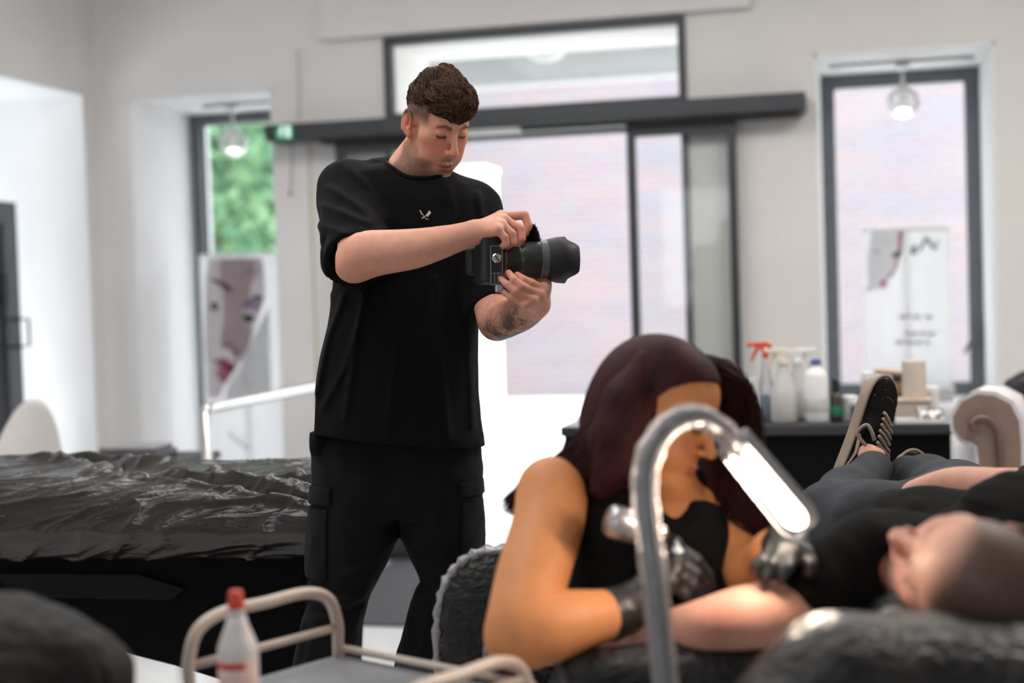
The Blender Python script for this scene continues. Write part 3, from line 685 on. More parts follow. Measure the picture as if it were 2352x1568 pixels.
# ================================================================== black couch wrapped in bin-liner film (left)
M_film2 = mat('black_bin_liner', (.018, .0135, .0105), .24, spec=.7, var=.4, vscale=9, bump=.18, bscale=60, stretch=(.35, 1, 1.4))
bed = empty('wrapped_couch', (-2.1, 3.45, 0), 'treatment couch wrapped in creased black plastic beside the standing man', 'couch')
def cover_np(nu=420, nv=200):
    u = np.linspace(-3.25, -1.15, nu)[:, None]; v = np.linspace(0, 1, nv)[None, :]
    # cross-section from the far lower edge over the top and down the near side
    a = (v - .5) * 2; yc, zc = 3.44, .775
    hy = .315 + .012 * np.sin(u * 3); hz = .118 + .010 * np.sin(u * 2.1 + 1)
    th = a * math.pi * .60
    y = yc - hy * np.sign(np.sin(th)) * np.abs(np.sin(th)) ** .62 ; z = zc + hz * np.sign(np.cos(th)) * np.abs(np.cos(th)) ** .75
    hang = np.clip((a - .80) / .20, 0, 1); y = y + .05 * hang; z = z - .03 * hang * (1 + .5 * np.sin(u * 4)) + .05 * hang * sstep(-1.9, -1.25, u)
    end = sstep(-1.15, -1.24, u) ** .5 * 1.0; y = yc + (y - yc) * (.25 + .75 * end); z = zc + (z - zc) * (.35 + .65 * end)
    s = v * .95                                                     # arc length in metres
    wx = .10 * fbm(u * 2.2, s * 3, u * 0 + 1, 2); wy = .05 * fbm(u * 2.6 + 9, s * 4, u * 0 + 6, 2)
    al = u + .35 * (s + wy); ac_ = (s + wy) + .30 * (u + wx)              # along and across the pulled creases
    n1 = (1 - np.abs(vnoise(al * 1.5, ac_ * 11, u * 0 + 2.2))) ** 5; n2 = (1 - np.abs(vnoise(al * 2.6 + 3, ac_ * 24 + 5, u * 0 + 8.1))) ** 4
    n4 = (1 - np.abs(vnoise((u - .6 * s) * 4 + 7, (s + .9 * u) * 13, u * 0 + 5.5))) ** 6; n3 = fbm(u * 2.5, s * 6, u * 0 + 4, 2)
    n5 = (1 - np.abs(vnoise(al * 6 + 1, ac_ * 50, u * 0 + 3.3))) ** 3
    d = .015 * n1 + .007 * n2 + .008 * n4 + .010 * n3 + .0022 * n5
    # two deep gathers
    for (u0, s0, du, ds, h) in ((-2.15, .40, .9, .22, -.020), (-1.95, .47, .8, .28, -.016), (-2.45, .36, .6, .05, -.022)):
        t = np.clip(((u - u0) * du + (s - s0) * ds) / (du * du + ds * ds), 0, 1); dist = np.hypot(u - u0 - t * du, (s - s0 - t * ds) * 1.0); d = d + h * np.exp(-(dist / .016) ** 2) - h * .7 * np.exp(-((dist - .03) / .018) ** 2)
    ny = np.gradient(z, axis=1); nz_ = -np.gradient(y, axis=1); L = np.sqrt(ny ** 2 + nz_ ** 2) + 1e-9
    y = y + d * ny / L * 1.0; z = z + d * nz_ / L
    x = u + 0 * v + .01 * n1
    V = np.stack([x, y, z], 2).reshape(-1, 3); i = np.arange((nu - 1))[:, None] * nv + np.arange(nv - 1)[None, :]
    Fq = np.stack([i, i + 1, i + nv + 1, i + nv], 2).reshape(-1, 4); return V, Fq
Vb, Fb = cover_np(); cv_ = npmesh('plastic_cover', [(Vb, Fb, None)], M_film2, parent=bed)
obj('mattress', MB().box(-3.2, -1.32, 3.20, 3.68, .70, .82), M_black, bed, bevel=.03)
# underframe with a curved lower edge, and its pedestal
e = [on_y(px, py, 3.22) for px, py in ((-60, 1400), (120, 1440), (230, 1480), (290, 1503), (400, 1531), (520, 1568), (640, 1625), (700, 1700))]
poly = [(p.x, p.z) for p in e] + [(e[-1].x + .02, .05), (-1.36, .05), (-1.30, .74), (-3.2, .74), (-3.2, e[0].z)]
uf = MB().prism([(x, z) for x, z in poly], .46, frame_m((0, 3.22, 0), (1, 0, 0), (0, 0, 1), (0, 1, 0)))
obj('underframe', uf, mat('couch_black_vinyl', (.004, .004, .0045), .7, spec=.06, var=.2, vscale=6), bed, bevel=.01)
obj('side_flap', MB().prism([(-2.15, .66), (-1.75, .665), (-1.62, .63), (-1.66, .60), (-2.1, .60)], .01, frame_m((0, 3.205, 0), (1, 0, 0), (0, 0, 1), (0, 1, 0))), mat('flap_dark_grey', (.008, .0085, .0095), .6, spec=.12, var=.2), bed, bevel=.004)
obj('foot_plate', MB().box(-2.0, -1.32, 3.15, 3.75, .002, .05), M_black, bed, bevel=.01)

# ================================================================== counter with bottles
ct = empty('counter', (-.2, 5.05, 0), 'black counter in front of the right window carrying bottles', 'counter')
M_cnt = mat('counter_black', (.004, .004, .0045), .7, spec=.08, var=.15, vscale=5)
obj('worktop', MB().box(-1.0, .315, 4.84, 5.34, .828, .862), mat('worktop_dark', (.035, .036, .039), .35, spec=.5, var=.1), ct, bevel=.004)
obj('front_panel', MB().box(-.99, .30, 4.86, 4.88, .05, .828), M_cnt, ct)
obj('side_panel', MB().box(.28, .305, 4.88, 5.32, .02, .828), M_cnt, ct); obj('side_panel', MB().box(-.99, -.965, 4.88, 5.32, .02, .828), M_cnt, ct)
CZ = .8625
def base_at(px, yo=0.0): p = on_z(px, 968, CZ); k = (4.93 + yo) / p.y; return p.x * k, 4.93 + yo
KC = 5.0 / F_PX      # metres per pixel on the counter
M_pe = mat('milky_polyethylene', (.70, .69, .67), .4, spec=.4, var=.04, transl=.3)
M_pet = clear_mat('clear_pet', (.93, .95, .97), .08, .05, haze=.18)
def spray_bottle(px, h, r, m_body, m_head, label, yo=0.0, nozzle=-1, band=None, fill=None, group=None):
    x, y = base_at(px, yo); t = empty('spray_bottle', (x, y, CZ), label, 'bottle', group); T = Matrix.Translation((x, y, CZ))
    hb = h * .76; pf = [(0, 0), (r * .92, 0), (r, .008), (r, hb * .48), (r * .93, hb * .58), (r * .62, hb * .78), (r * .42, hb * .94), (r * .40, hb), (0, hb)]
    obj('bottle_body', MB().lathe(pf, 28, T), m_body, t, smooth=True)
    if fill: obj('liquid', MB().lathe([(0, .003), (r * .9, .003), (r * .95, .01), (r * .95, hb * .40), (0, hb * .40)], 28, T), fill, t, smooth=True)
    if band: obj('label_band', MB().lathe([(r * 1.006, hb * .12), (r * 1.012, hb * .13), (r * 1.012, hb * .38), (r * 1.006, hb * .39)], 28, T), band, t, smooth=True)
    obj('neck_ring', MB().lathe([(0, hb), (r * .48, hb), (r * .48, hb + .016), (r * .3, hb + .02), (0, hb + .02)], 20, T), m_head, t)
    hz = hb + .02; L = nozzle
    hd_ = obj('trigger_head', MB().prism([(-.020 * L, hz - CZ + CZ), (-.024 * L, hz + .026), (-.004 * L, hz + .036), (.045 * L, hz + .034), (.052 * L, hz + .022), (.02 * L, hz + .016), (.012 * L, hz)], .024, frame_m((x, y + .012, CZ), (1, 0, 0), (0, 0, 1), (0, -1, 0))), m_head, t, bevel=.003)
    obj('trigger', MB().tube(spline([(x + .026 * L, y, CZ + hz + .016), (x + .038 * L, y, CZ + hz - .006), (x + .050 * L, y, CZ + hz - .034)], 8), [.006] * 6 + [.005, .004, .003], 8), m_head, hd_, smooth=True)
    obj('nozzle', MB().lathe([(0, 0), (.009, 0), (.009, .012), (0, .012)], 12, align_z((x + .050 * L, y, CZ + hz + .028), (L, 0, 0))), m_head, hd_)
    return t
M_red = mat('red_plastic', (.70, .07, .03), .4, var=.05)
spray_bottle(1762, .285, .026, M_pet, M_red, 'clear spray bottle with red trigger and blue liquid on the counter', .10, -1, fill=mat('blue_liquid', (.10, .24, .42), .2, var=.1), group='spray bottles on the counter')
spray_bottle(1802, .262, .044, M_pe, mat('cream_plastic', (.72, .66, .57), .45, var=.05), 'large milky spray bottle with cream head in front on the counter', .0, -1, group='spray bottles on the counter')
spray_bottle(1834, .25, .040, M_pe, mat('white_plastic', (.80, .79, .77), .45, var=.04), 'milky spray bottle with white head behind the cream-headed one', .14, 1, group='spray bottles on the counter')
def bottle(name, px, h, r, m_, cap, label, yo=0.0, capr=.45, patch=None, caph=.1):
    x, y = base_at(px, yo); t = empty(name, (x, y, CZ), label, 'bottle'); T = Matrix.Translation((x, y, CZ)); hb = h * (1 - caph)
    obj('bottle_body', MB().lathe([(0, 0), (r * .94, 0), (r, .008), (r, hb * .80), (r * .9, hb * .88), (r * capr, hb * .95), (r * capr, hb), (0, hb)], 28, T), m_, t, smooth=True)
    obj('cap', MB().lathe([(0, hb), (r * capr * 1.15, hb), (r * capr * 1.15, h - .003), (r * capr, h), (0, h)], 22, T), cap, t)
    if patch: obj('paper_label', MB().lathe([(r * 1.005, hb * patch[1]), (r * 1.015, hb * patch[1] + .001), (r * 1.015, hb * patch[2]), (r * 1.005, hb * patch[2] + .001)], 28, T), patch[0], t, smooth=True)
    return t
bottle('blue_cap_bottle', 1877, .215, .040, mat('white_hdpe', (.80, .80, .81), .4, var=.03), mat('blue_cap', (.10, .13, .33), .4, var=.05), 'tall white bottle with blue screw cap on the counter', .0, .40, (mat('label_greenish_grey', (.55, .56, .52), .6, var=.1), .18, .42), .09)
b6 = bottle('pump_bottle', 1921, .145, .022, mat('dark_bottle', (.05, .045, .04), .35, var=.2), M_black, 'small dark bottle with green label and black pump on the counter', .02, .5, (mat('green_label', (.02, .24, .10), .5, var=.2), .2, .5), .3)
# tent card, tubs, paper roll and small boxes
x, y = base_at(1716, .05); M_card = mat('white_card', (.82, .82, .82), .6, var=.03)
tc = empty('tent_card', (x, y, CZ), 'folded white card stand at the left end of the counter', 'card')
obj('front_leaf', MB().box(-.002, .002, -.04, .04, 0, .15, Matrix.Translation((x + .018, y, CZ)) @ Matrix.Rotation(-.08, 4, 'Y')), M_card, tc)
obj('top_leaf', MB().box(-.003, .003, -.05, .05, 0, .085, Matrix.Translation((x - .03, y, CZ + .085)) @ Matrix.Rotation(.72, 4, 'Y')), M_card, tc)
obj('back_leaf', MB().box(-.002, .002, -.04, .04, 0, .10, Matrix.Translation((x - .022, y, CZ)) @ Matrix.Rotation(.05, 4, 'Y')), M_card, tc)
def tub(name, px, r, h, m_, lid, label, yo=0.0, cat='tub', zb=CZ):
    x, y = base_at(px, yo); t = empty(name, (x, y, zb), label, cat); T = Matrix.Translation((x, y, zb))
    obj('tub_body', MB().lathe([(0, 0), (r * .9, 0), (r * .94, .004), (r, h * .8), (0, h * .8)], 26, T), m_, t, smooth=False)
    obj('lid', MB().lathe([(0, h * .8), (r * 1.06, h * .8), (r * 1.06, h * .97), (r, h), (0, h)], 26, T), lid, t)
M_ww = MATS['white_plastic']
tub('white_tub', 1952, .024, .085, M_ww, mat('white_lid', (.86, .86, .86), .35, var=.03), 'white lidded tub between the dark pump bottle and the sneaker', .05)
tub('pink_jar', 1996, .024, .15, mat('pink_white_jar', (.74, .55, .53), .4, var=.15), MATS['white_lid'], 'pinkish jar with white lid left of the sneaker toe', .30, 'jar')
tub('small_white_pot', 2140, .026, .10, M_ww, MATS['white_lid'], 'low white pot right of the beige paper roll', .22, 'pot')
x, y = base_at(1968, .0); g = empty('tool_box', (x, y, CZ), 'small dark grey box just left of the sneaker sole', 'box')
obj('box_body', MB().box(x - .018, x + .03, y - .03, y + .03, CZ, CZ + .052), mat('box_dark', (.07, .07, .075), .5, var=.1), g, bevel=.003); obj('box_lid', MB().box(x - .02, x + .032, y - .032, y + .032, CZ + .052, CZ + .066), mat('box_grey', (.35, .35, .36), .5, var=.1), g, bevel=.003)
x, y = base_at(2098, .12); g = empty('paper_box', (x, y, CZ), 'beige cardboard box under the paper roll on the counter', 'box')
obj('carton', MB().box(x - .06, x + .055, y - .06, y + .06, CZ, CZ + .058), mat('beige_card', (.60, .50, .41), .7, var=.08), g, bevel=.002); obj('carton_lid', MB().box(x - .063, x + .058, y - .063, y + .063, CZ + .058, CZ + .068), MATS['beige_card'], g, bevel=.002)
g = empty('paper_roll', (x, y, CZ + .068), 'upright beige paper roll standing on the cardboard box', 'roll'); T = Matrix.Translation((x + .005, y, CZ + .0685))
obj('roll_paper', MB().lathe([(.014, 0), (.039, 0), (.040, .003), (.040, .124), (.039, .127), (.014, .127)], 32, T), mat('tan_paper', (.62, .53, .45), .8, var=.05), g, bevel=.001); obj('core', MB().lathe([(.012, .002), (.0139, .002), (.0139, .125), (.012, .125)], 20, T), MATS['beige_card'], g)
x, y = base_at(2055, .30); g = empty('black_organizer', (x, y, CZ), 'black organizer box with a pale brush on top behind the sneaker', 'organizer')
obj('box_body', MB().box(x - .07, x + .06, y - .05, y + .05, CZ, CZ + .125), M_cnt, g, bevel=.003); obj('drawer', MB().box(x - .062, x + .052, y - .054, y - .05, CZ + .07, CZ + .115), mat('bronze_strip', (.30, .20, .13), .4, .4, var=.1), g, bevel=.001)
g = empty('brush', (x, y, CZ + .125), 'pale wooden brush lying on the black organizer', 'brush')
obj('handle', MB().tube(spline([(x - .07, y, CZ + .155), (x - .03, y, CZ + .15), (x + .045, y, CZ + .142)], 10), [.006, .009, .011, .012, .012, .012, .013, .014, .015, .013, .008], 12), mat('pale_wood', (.62, .5, .4), .6, var=.1), g, smooth=True); obj('bristles', MB().box(x - .005, x + .05, y - .012, y + .012, CZ + .1255, CZ + .145), mat('bristle_dark', (.10, .07, .055), .8, var=.2), g, kind='stuff')
for k, (px, r, h, yo, lab) in enumerate(((2118, .022, .05, -.02, 'clear plastic cup at the front of the counter under the paper roll'), (2150, .020, .042, .0, 'clear plastic cup nearest the scroll-back armchair'))):
    x, y = base_at(px, yo); g = empty('plastic_cup', (x, y, CZ), lab, 'cup', 'clear cups on the counter'); T = Matrix.Translation((x, y, CZ))
    obj('cup_wall', MB().lathe([(r * .75, 0), (r, h), (r * 1.05, h), (r * 1.03, h - .002), (r * .97, h - .003), (r * .72, .002)], 24, T), M_pet, g, smooth=True); obj('cup_foot', MB().lathe([(0, 0), (r * .75, 0), (r * .75, .003), (0, .003)], 24, T), M_pet, g)
x, y = base_at(2112, -.05); g = empty('steel_tray', (x, y, CZ), 'low white tray at the front right of the counter', 'tray')
obj('tray_floor', MB().box(x - .075, x + .075, y - .028, y + .028, CZ, CZ + .004), M_ww, g); obj('tray_rim', MB().box(x - .077, x - .073, y - .03, y + .03, CZ, CZ + .014).box(x + .073, x + .077, y - .03, y + .03, CZ, CZ + .014).box(x - .073, x + .073, y - .03, y - .026, CZ, CZ + .014).box(x - .073, x + .073, y + .026, y + .03, CZ, CZ + .014), M_ww, g)
tag(obj('crumpled_wipe', MB().grid(lambda u, v: (x + .035 + .07 * (u - .5) * (1 - .3 * v), y + .05 * (v - .5), CZ + .006 + .026 * abs(math.sin(5 * u + 3 * v)) + .01 * math.sin(17 * u * v)), 12, 12), M_card, solid=.002, smooth=True), 'crumpled white wipe lying in the low tray', 'wipe')

# ================================================================== scroll-back armchair and dark chair at the right
ac = empty('scroll_armchair', (.45, 4.6, 0), 'armchair with pale scrolled back and brown front behind the sneakers', 'armchair')
ZA = 4.2; AM = frame_m((0, 0, 0), (1, 0, 0), (0, 1, 0), (0, 0, 1))
def ap(px, py, Z=ZA): return at(px, py, Z)
out_px = [(2345, 1300), (2345, 1095), (2345, 1020), (2340, 965), (2322, 928), (2285, 908), (2245, 905), (2210, 922), (2190, 955), (2192, 985), (2210, 1008), (2232, 1015), (2246, 1022), (2250, 1050), (2250, 1095), (2250, 1300)]
P0 = [ap(*p) for p in out_px]; back = Vector((-.28, .96, 0)) * .55 * 1.0
def swept(P, d, m_, name, par, **kw):
    n = len(P); Q = [p + d for p in P]; return obj(name, MB().add([tuple(p) for p in P] + [tuple(q) for q in Q], [tuple(range(n)), tuple(range(n, 2 * n))[::-1]] + [(i, (i + 1) % n, n + (i + 1) % n, n + i) for i in range(n)]), m_, par, **kw)
dd = Vector((.05, .24, 0))
swept(P0, dd, mat('pale_leather', (.70, .68, .70), .35, spec=.5, var=.05, bump=.05, bscale=200), 'scroll_back', ac, bevel=.012)
fr_px = [(2342, 1300), (2342, 1095), (2342, 1020), (2337, 967), (2319, 931), (2284, 912), (2246, 909), (2213, 925), (2194, 956), (2196, 983), (2212, 1005), (2234, 1012), (2249, 1020), (2254, 1050), (2254, 1095), (2254, 1300)]
swept([ap(px, py) - dd.normalized() * .004 for px, py in fr_px], dd * .04, mat('brown_front_leather', (.27, .185, .15), .5, spec=.4, var=.1, bump=.1, bscale=120), 'front_facing', ac, bevel=.006)
pp = spline([ap(px, py) - dd.normalized() * .012 for px, py in ((2300, 1300), (2300, 1095), (2298, 1030), (2290, 985), (2270, 962), (2248, 960), (2234, 972), (2240, 985))], 40)
obj('front_piping', MB().tube(pp, .010, 10), mat('piping_brown', (.16, .10, .08), .5, var=.1), ac, smooth=True)
obj('base', MB().box(.34, .9, 4.42, 5.02, .12, .45), MATS['pale_leather'], ac, bevel=.03)
obj('skirt', MB().tube([ap(2212, 985, 4.45), ap(2214, 1040, 4.45), ap(2216, 1110, 4.45), ap(2218, 1320, 4.45)], [.03, .034, .036, .036], 14), mat('pale_satin', (.74, .74, .77), .25, spec=.6, var=.05), ac, smooth=True)
for a, b in ((.38, 4.46), (.86, 4.46), (.38, 4.98), (.86, 4.98)): obj('leg', MB().lathe([(0, 0.001), (.018, .001), (.026, .12), (0, .12)], 14, Matrix.Translation((a, b, 0))), M_black, ac)
dc = empty('dark_chair', at(2440, 1500, 5.3), 'black padded chair back at the right edge of the picture', 'chair'); dc.location.z = 0
s = SDF((-.30, -.18, -.62), (.30, .18, .30), .009); s.loft([(-.50, 0, .02, .16, .05), (-.45, 0, .02, .185, .06), (-.1, 0, 0, .205, .065), (.10, 0, 0, .20, .065), (.18, 0, 0, .165, .06), (.215, 0, 0, .11, .05), (.23, 0, 0, .05, .03)], 0, p=2.6)
V, Fq = s.mesh(1); oc = at(2412, 985, 5.3); A = np.array(frame_m(oc, RGT, fwd, UPV)); npmesh('backrest', [(V, Fq, None)], mat('black_vinyl_pad', (.016, .016, .018), .45, spec=.4, var=.1, bump=.05, bscale=300), A, parent=dc)
obj('seat', MB().box(oc.x - .2, oc.x + .25, oc.y - .3, oc.y + .12, .40, .48), MATS['black_vinyl_pad'], dc, bevel=.03)
for a in (-.17, .22):
    for b in (-.27, .09): obj('leg', MB().tube([(oc.x + a, oc.y + b, .41), (oc.x + a * 1.15, oc.y + b * 1.1, .002)], .013, 10), M_black, dc)

# ================================================================== foreground trolley, bottle and cushion
M_cream = mat('cream_enamel', (.62, .52, .44), .35, spec=.5, var=.06)
TA, TB, TC = Vector((-.955, 1.891, .76)), Vector((-.821, 2.149, .76)), Vector((-.465, 1.974, .76)); TD = TA + TC - TB
tl = empty('trolley', (TA + TC) / 2, 'cream tubular trolley with grey trays in the foreground', 'trolley'); tl.location.z = 0
M_tray = mat('grey_tray_metal', (.30, .31, .33), .35, .3, var=.1)
def loop(a, b, hz=.112):
    d = (b - a); u_ = Vector((0, 0, 1)); r = .06
    return spline([a + u_ * -.10, a + u_ * .01, a + u_ * (hz - r), a + d * .06 + u_ * (hz - .018), a + d * .22 + u_ * hz, a + d * .5 + u_ * hz, a + d * .78 + u_ * hz, b - d * .06 + u_ * (hz - .018), b + u_ * (hz - r), b + u_ * .01, b + u_ * -.10], 60)
for a, b, hz_ in ((TA, TB, .112), (TD, TC, .058)):
    h_ = obj('end_handle', MB().tube(loop(a, b, hz_), .0095, 12), M_cream, tl, smooth=True)
    obj('cross_bar', MB().tube([a + Vector((0, 0, hz_ * .4)), b + Vector((0, 0, hz_ * .4))], .0065, 10), M_cream, h_, smooth=True)
for zt in (.0, -.42):
    q = [TA, TB, TC, TD]; q = [p + Vector((0, 0, zt)) for p in q]; n = 4
    obj('tray', MB().add([tuple(p) for p in q] + [tuple(p - Vector((0, 0, .012))) for p in q], [(0, 3, 2, 1), (4, 5, 6, 7)] + [(i, (i + 1) % 4, 4 + (i + 1) % 4, 4 + i) for i in range(4)]), M_tray, tl)
    for a, b in ((q[1], q[2]), (q[3], q[0])): obj('tray_rail', MB().tube([a + Vector((0, 0, .012)), b + Vector((0, 0, .012))], .006, 10), M_cream, tl, smooth=True)
for p in (TA, TB, TC, TD):
    obj('post', MB().tube([Vector((p.x, p.y, .06)), p + Vector((0, 0, -.09))], .0095, 12), M_cream, tl, smooth=True)
    obj('caster', MB().lathe([(0, -.012), (.026, -.012), (.03, -.006), (.03, .006), (.026, .012), (0, .012)], 18, align_z((p.x, p.y, .031), (0, 1, 0))), M_black, tl, smooth=True)
bx_ = at(553, 1660, 1.90); bq = Vector((bx_.x, bx_.y, .7605)); t = empty('red_cap_bottle', bq, 'white squeeze bottle with red cap and red print standing on the trolley', 'bottle'); T = Matrix.Translation(bq)
R_ = .0268
obj('bottle_body', MB().lathe([(0, 0), (R_ * .95, 0), (R_, .006), (R_, .105), (R_ * .97, .117), (R_ * .78, .131), (R_ * .56, .145), (R_ * .45, .157), (0, .157)], 32, T), mat('white_squeeze_plastic', (.78, .75, .73), .35, spec=.5, var=.03), t, smooth=True)
nz_ = obj('nozzle', MB().lathe([(0, .157), (R_ * .44, .157), (R_ * .36, .168), (0, .168)], 24, T), MATS['white_squeeze_plastic'], t, smooth=True)
obj('cap', MB().lathe([(0, .167), (R_ * .41, .167), (R_ * .42, .170), (R_ * .36, .187), (R_ * .30, .191), (0, .191)], 24, T), mat('red_cap', (.75, .06, .035), .35, var=.04), t, smooth=True)
def wrap(a0, a1, z0, z1, m_, nm, r=R_ * 1.012):
    ang = np.linspace(a0, a1, 14); v = [(bq.x + r * math.cos(a), bq.y + r * math.sin(a), bq.z + z) for a in ang for z in (z0, z1)]
    obj(nm, MB().add(v, [(2 * i, 2 * i + 2, 2 * i + 3, 2 * i + 1) for i in range(13)]), m_, t, solid=.0004, smooth=True)
av = math.atan2(-fwd.y, -fwd.x); M_pr = mat('red_print', (.62, .06, .05), .5, var=.05); M_pk = mat('pale_pink_print', (.72, .50, .46), .5, var=.06)
wrap(av - 1.2, av + 1.2, .012, .103, M_pk, 'printed_label', R_ * 1.008); wrap(av - 1.15, av + .55, .090, .099, M_pr, 'red_line'); wrap(av - .25, av + .55, .026, .046, M_pr, 'red_mark'); wrap(av - .8, av + .1, .058, .066, mat('rose_print', (.65, .30, .27), .5, var=.05), 'print_line'); wrap(av - .8, av - .2, .03, .042, MATS['rose_print'], 'print_line')
# ================================================================== people: shared shapes
M_skin = mat('skin', (.6, .4, .3), .52, spec=.35, attr=True, sss=.12, var=.07, vscale=55, bump=.05, bscale=420)
M_hair = mat('hair_strands', (.08, .05, .03), .62, spec=.18, attr=True, var=.2, vscale=90)
M_tee = mat('black_cotton', (.0055, .0055, .006), .95, spec=.12, sheen=.03, var=.15, vscale=30, bump=.05, bscale=900)
M_trs = mat('black_twill', (.0075, .008, .009), .9, spec=.15, sheen=.03, var=.25, vscale=18, bump=.10, bscale=700)

def head_rot(psi, p, ro):
    """columns = person's right, forward, up in the view frame (x right, y away, z up); psi: turn to the viewer's right"""
    psi, p, ro = [math.radians(a) for a in (psi, p, ro)]
    f = np.array([math.sin(psi), -math.cos(psi), 0]); z = np.array([0, 0, 1.]); r = np.cross(f, z)
    f2 = math.cos(p) * f - math.sin(p) * z; u2 = math.cos(p) * z + math.sin(p) * f
    r3 = math.cos(ro) * r + math.sin(ro) * u2; u3 = math.cos(ro) * u2 - math.sin(ro) * r
    return np.stack([r3, f2, u3], 1)

def make_head(res=.0017, female=False, eyes_open=.25, neck=((0, -.03, -.07), (0, -.055, -.22)), neck_r=(.054, .06), ear=True, extra=None, lo=(-.115, -.135, -.26), hi=(.115, .135, .15)):
    s = SDF(lo, hi, res); B = (-1, 1); fm = female
    s.ell((0, -.006, .036), (.0715, .084, .084), 0)
    s.ell((0, .028, .042), (.060, .056, .064), .03)
    s.ell((0, .034, -.026), (.057 if fm else .060, .050, .074), .03)
    for q in B:
        s.ell((q * .046, .047, -.013), (.021, .023, .016), .018)
        s.ell((q * .034, .050, -.050), (.025, .028, .032), .022)
        s.chain([(q * .057, -.006, -.048), (q * (.046 if fm else .051), .018, -.080), (q * .011, .066, -.101)], [.016, .0155, .0140], .02)
    s.ell((0, .071, -.101), (.017 if fm else .0195, .017, .0165), .014)
    s.ell((0, .062, -.066), (.030, .027, .026), .02)
    s.cone((0, .080, .016), (0, .1035, -.025), .0072, .0088, .013)
    s.ell((0, .1065, -.032), (.0102 if fm else .0112, .0108, .0092), .007)
    for q in B:
        s.ell((q * .0135, .0955, -.0355), (.0068, .0100, .0070), .005)
        s.ell((q * .0060, .101, -.0420), (.0034, .005, .003), .002, sub=True)
        s.cone((q * .012, .0845, .0195), (q * .041, .0725, .0215), .0090 if not fm else .006, .0065, .012)
        s.ell((q * .0315, .097, .0045), (.0185, .0155, .0110), .011, sub=True)
        s.ell((q * .0315, .0715, .0020), (.0130, .0130, .0120), .003)
        s.ell((q * .0315, .0722, .0040 + .003 * eyes_open), (.0148, .0142, .0085), .002)      # lowered upper lid
        s.cone((q * .022, .0845, -.0075), (q * .042, .0775, -.0065), .0024, .0022, .006)       # lower lid
    s.chain([(-.0205, .0815, -.0690), (-.007, .0905, -.0640), (0, .0905, -.0650), (.007, .0905, -.0640), (.0205, .0815, -.0690)], [.002, .0045, .0040, .0045, .002], .003)
    s.chain([(-.0175, .082, -.0715), (0, .0895, -.0750), (.0175, .082, -.0715)], [.003, .0062 if fm else .0056, .003], .003)
    for q in B: s.cone((q * .022, .0835, -.0692), (0, .0970, -.0694), .0013, .0016, .0025, sub=True)
    s.cone((-.012, .0885, -.085), (.012, .0885, -.085), .003, .003, .008, sub=True)
    if ear:
        for q in B:
            s.ell((q * .0775, -.005, -.001), (.0080, .0170, .0275), .005, rot=[[.94, q * -.33, 0], [q * .33, .94, 0], [0, 0, 1]])
            s.ell((q * .0735, .004, -.024), (.007, .008, .010), .006)
            s.ell((q * .0870, .001, .002), (.0100, .0095, .0165), .002, sub=True)
            s.ell((q * .0815, -.006, .006), (.0030, .0045, .012), .003)
            s.chain([(q * (.080 + .005 * math.sin(a * .5)), -.006 + .0152 * math.cos(a), .001 + .0262 * math.sin(a)) for a in np.linspace(-.3, 4.0, 12)], [.0035] * 12, .002)
    s.cone(neck[0], neck[1], neck_r[0], neck_r[1], .035)
    s.cone((neck[0][0], neck[0][1] + .035, neck[0][2] - .02), np.array(neck[1]) + [0, .018, 0], .03, .035, .04)
    if extra: extra(s)
    V, Fq = s.mesh(1)
    return V, Fq

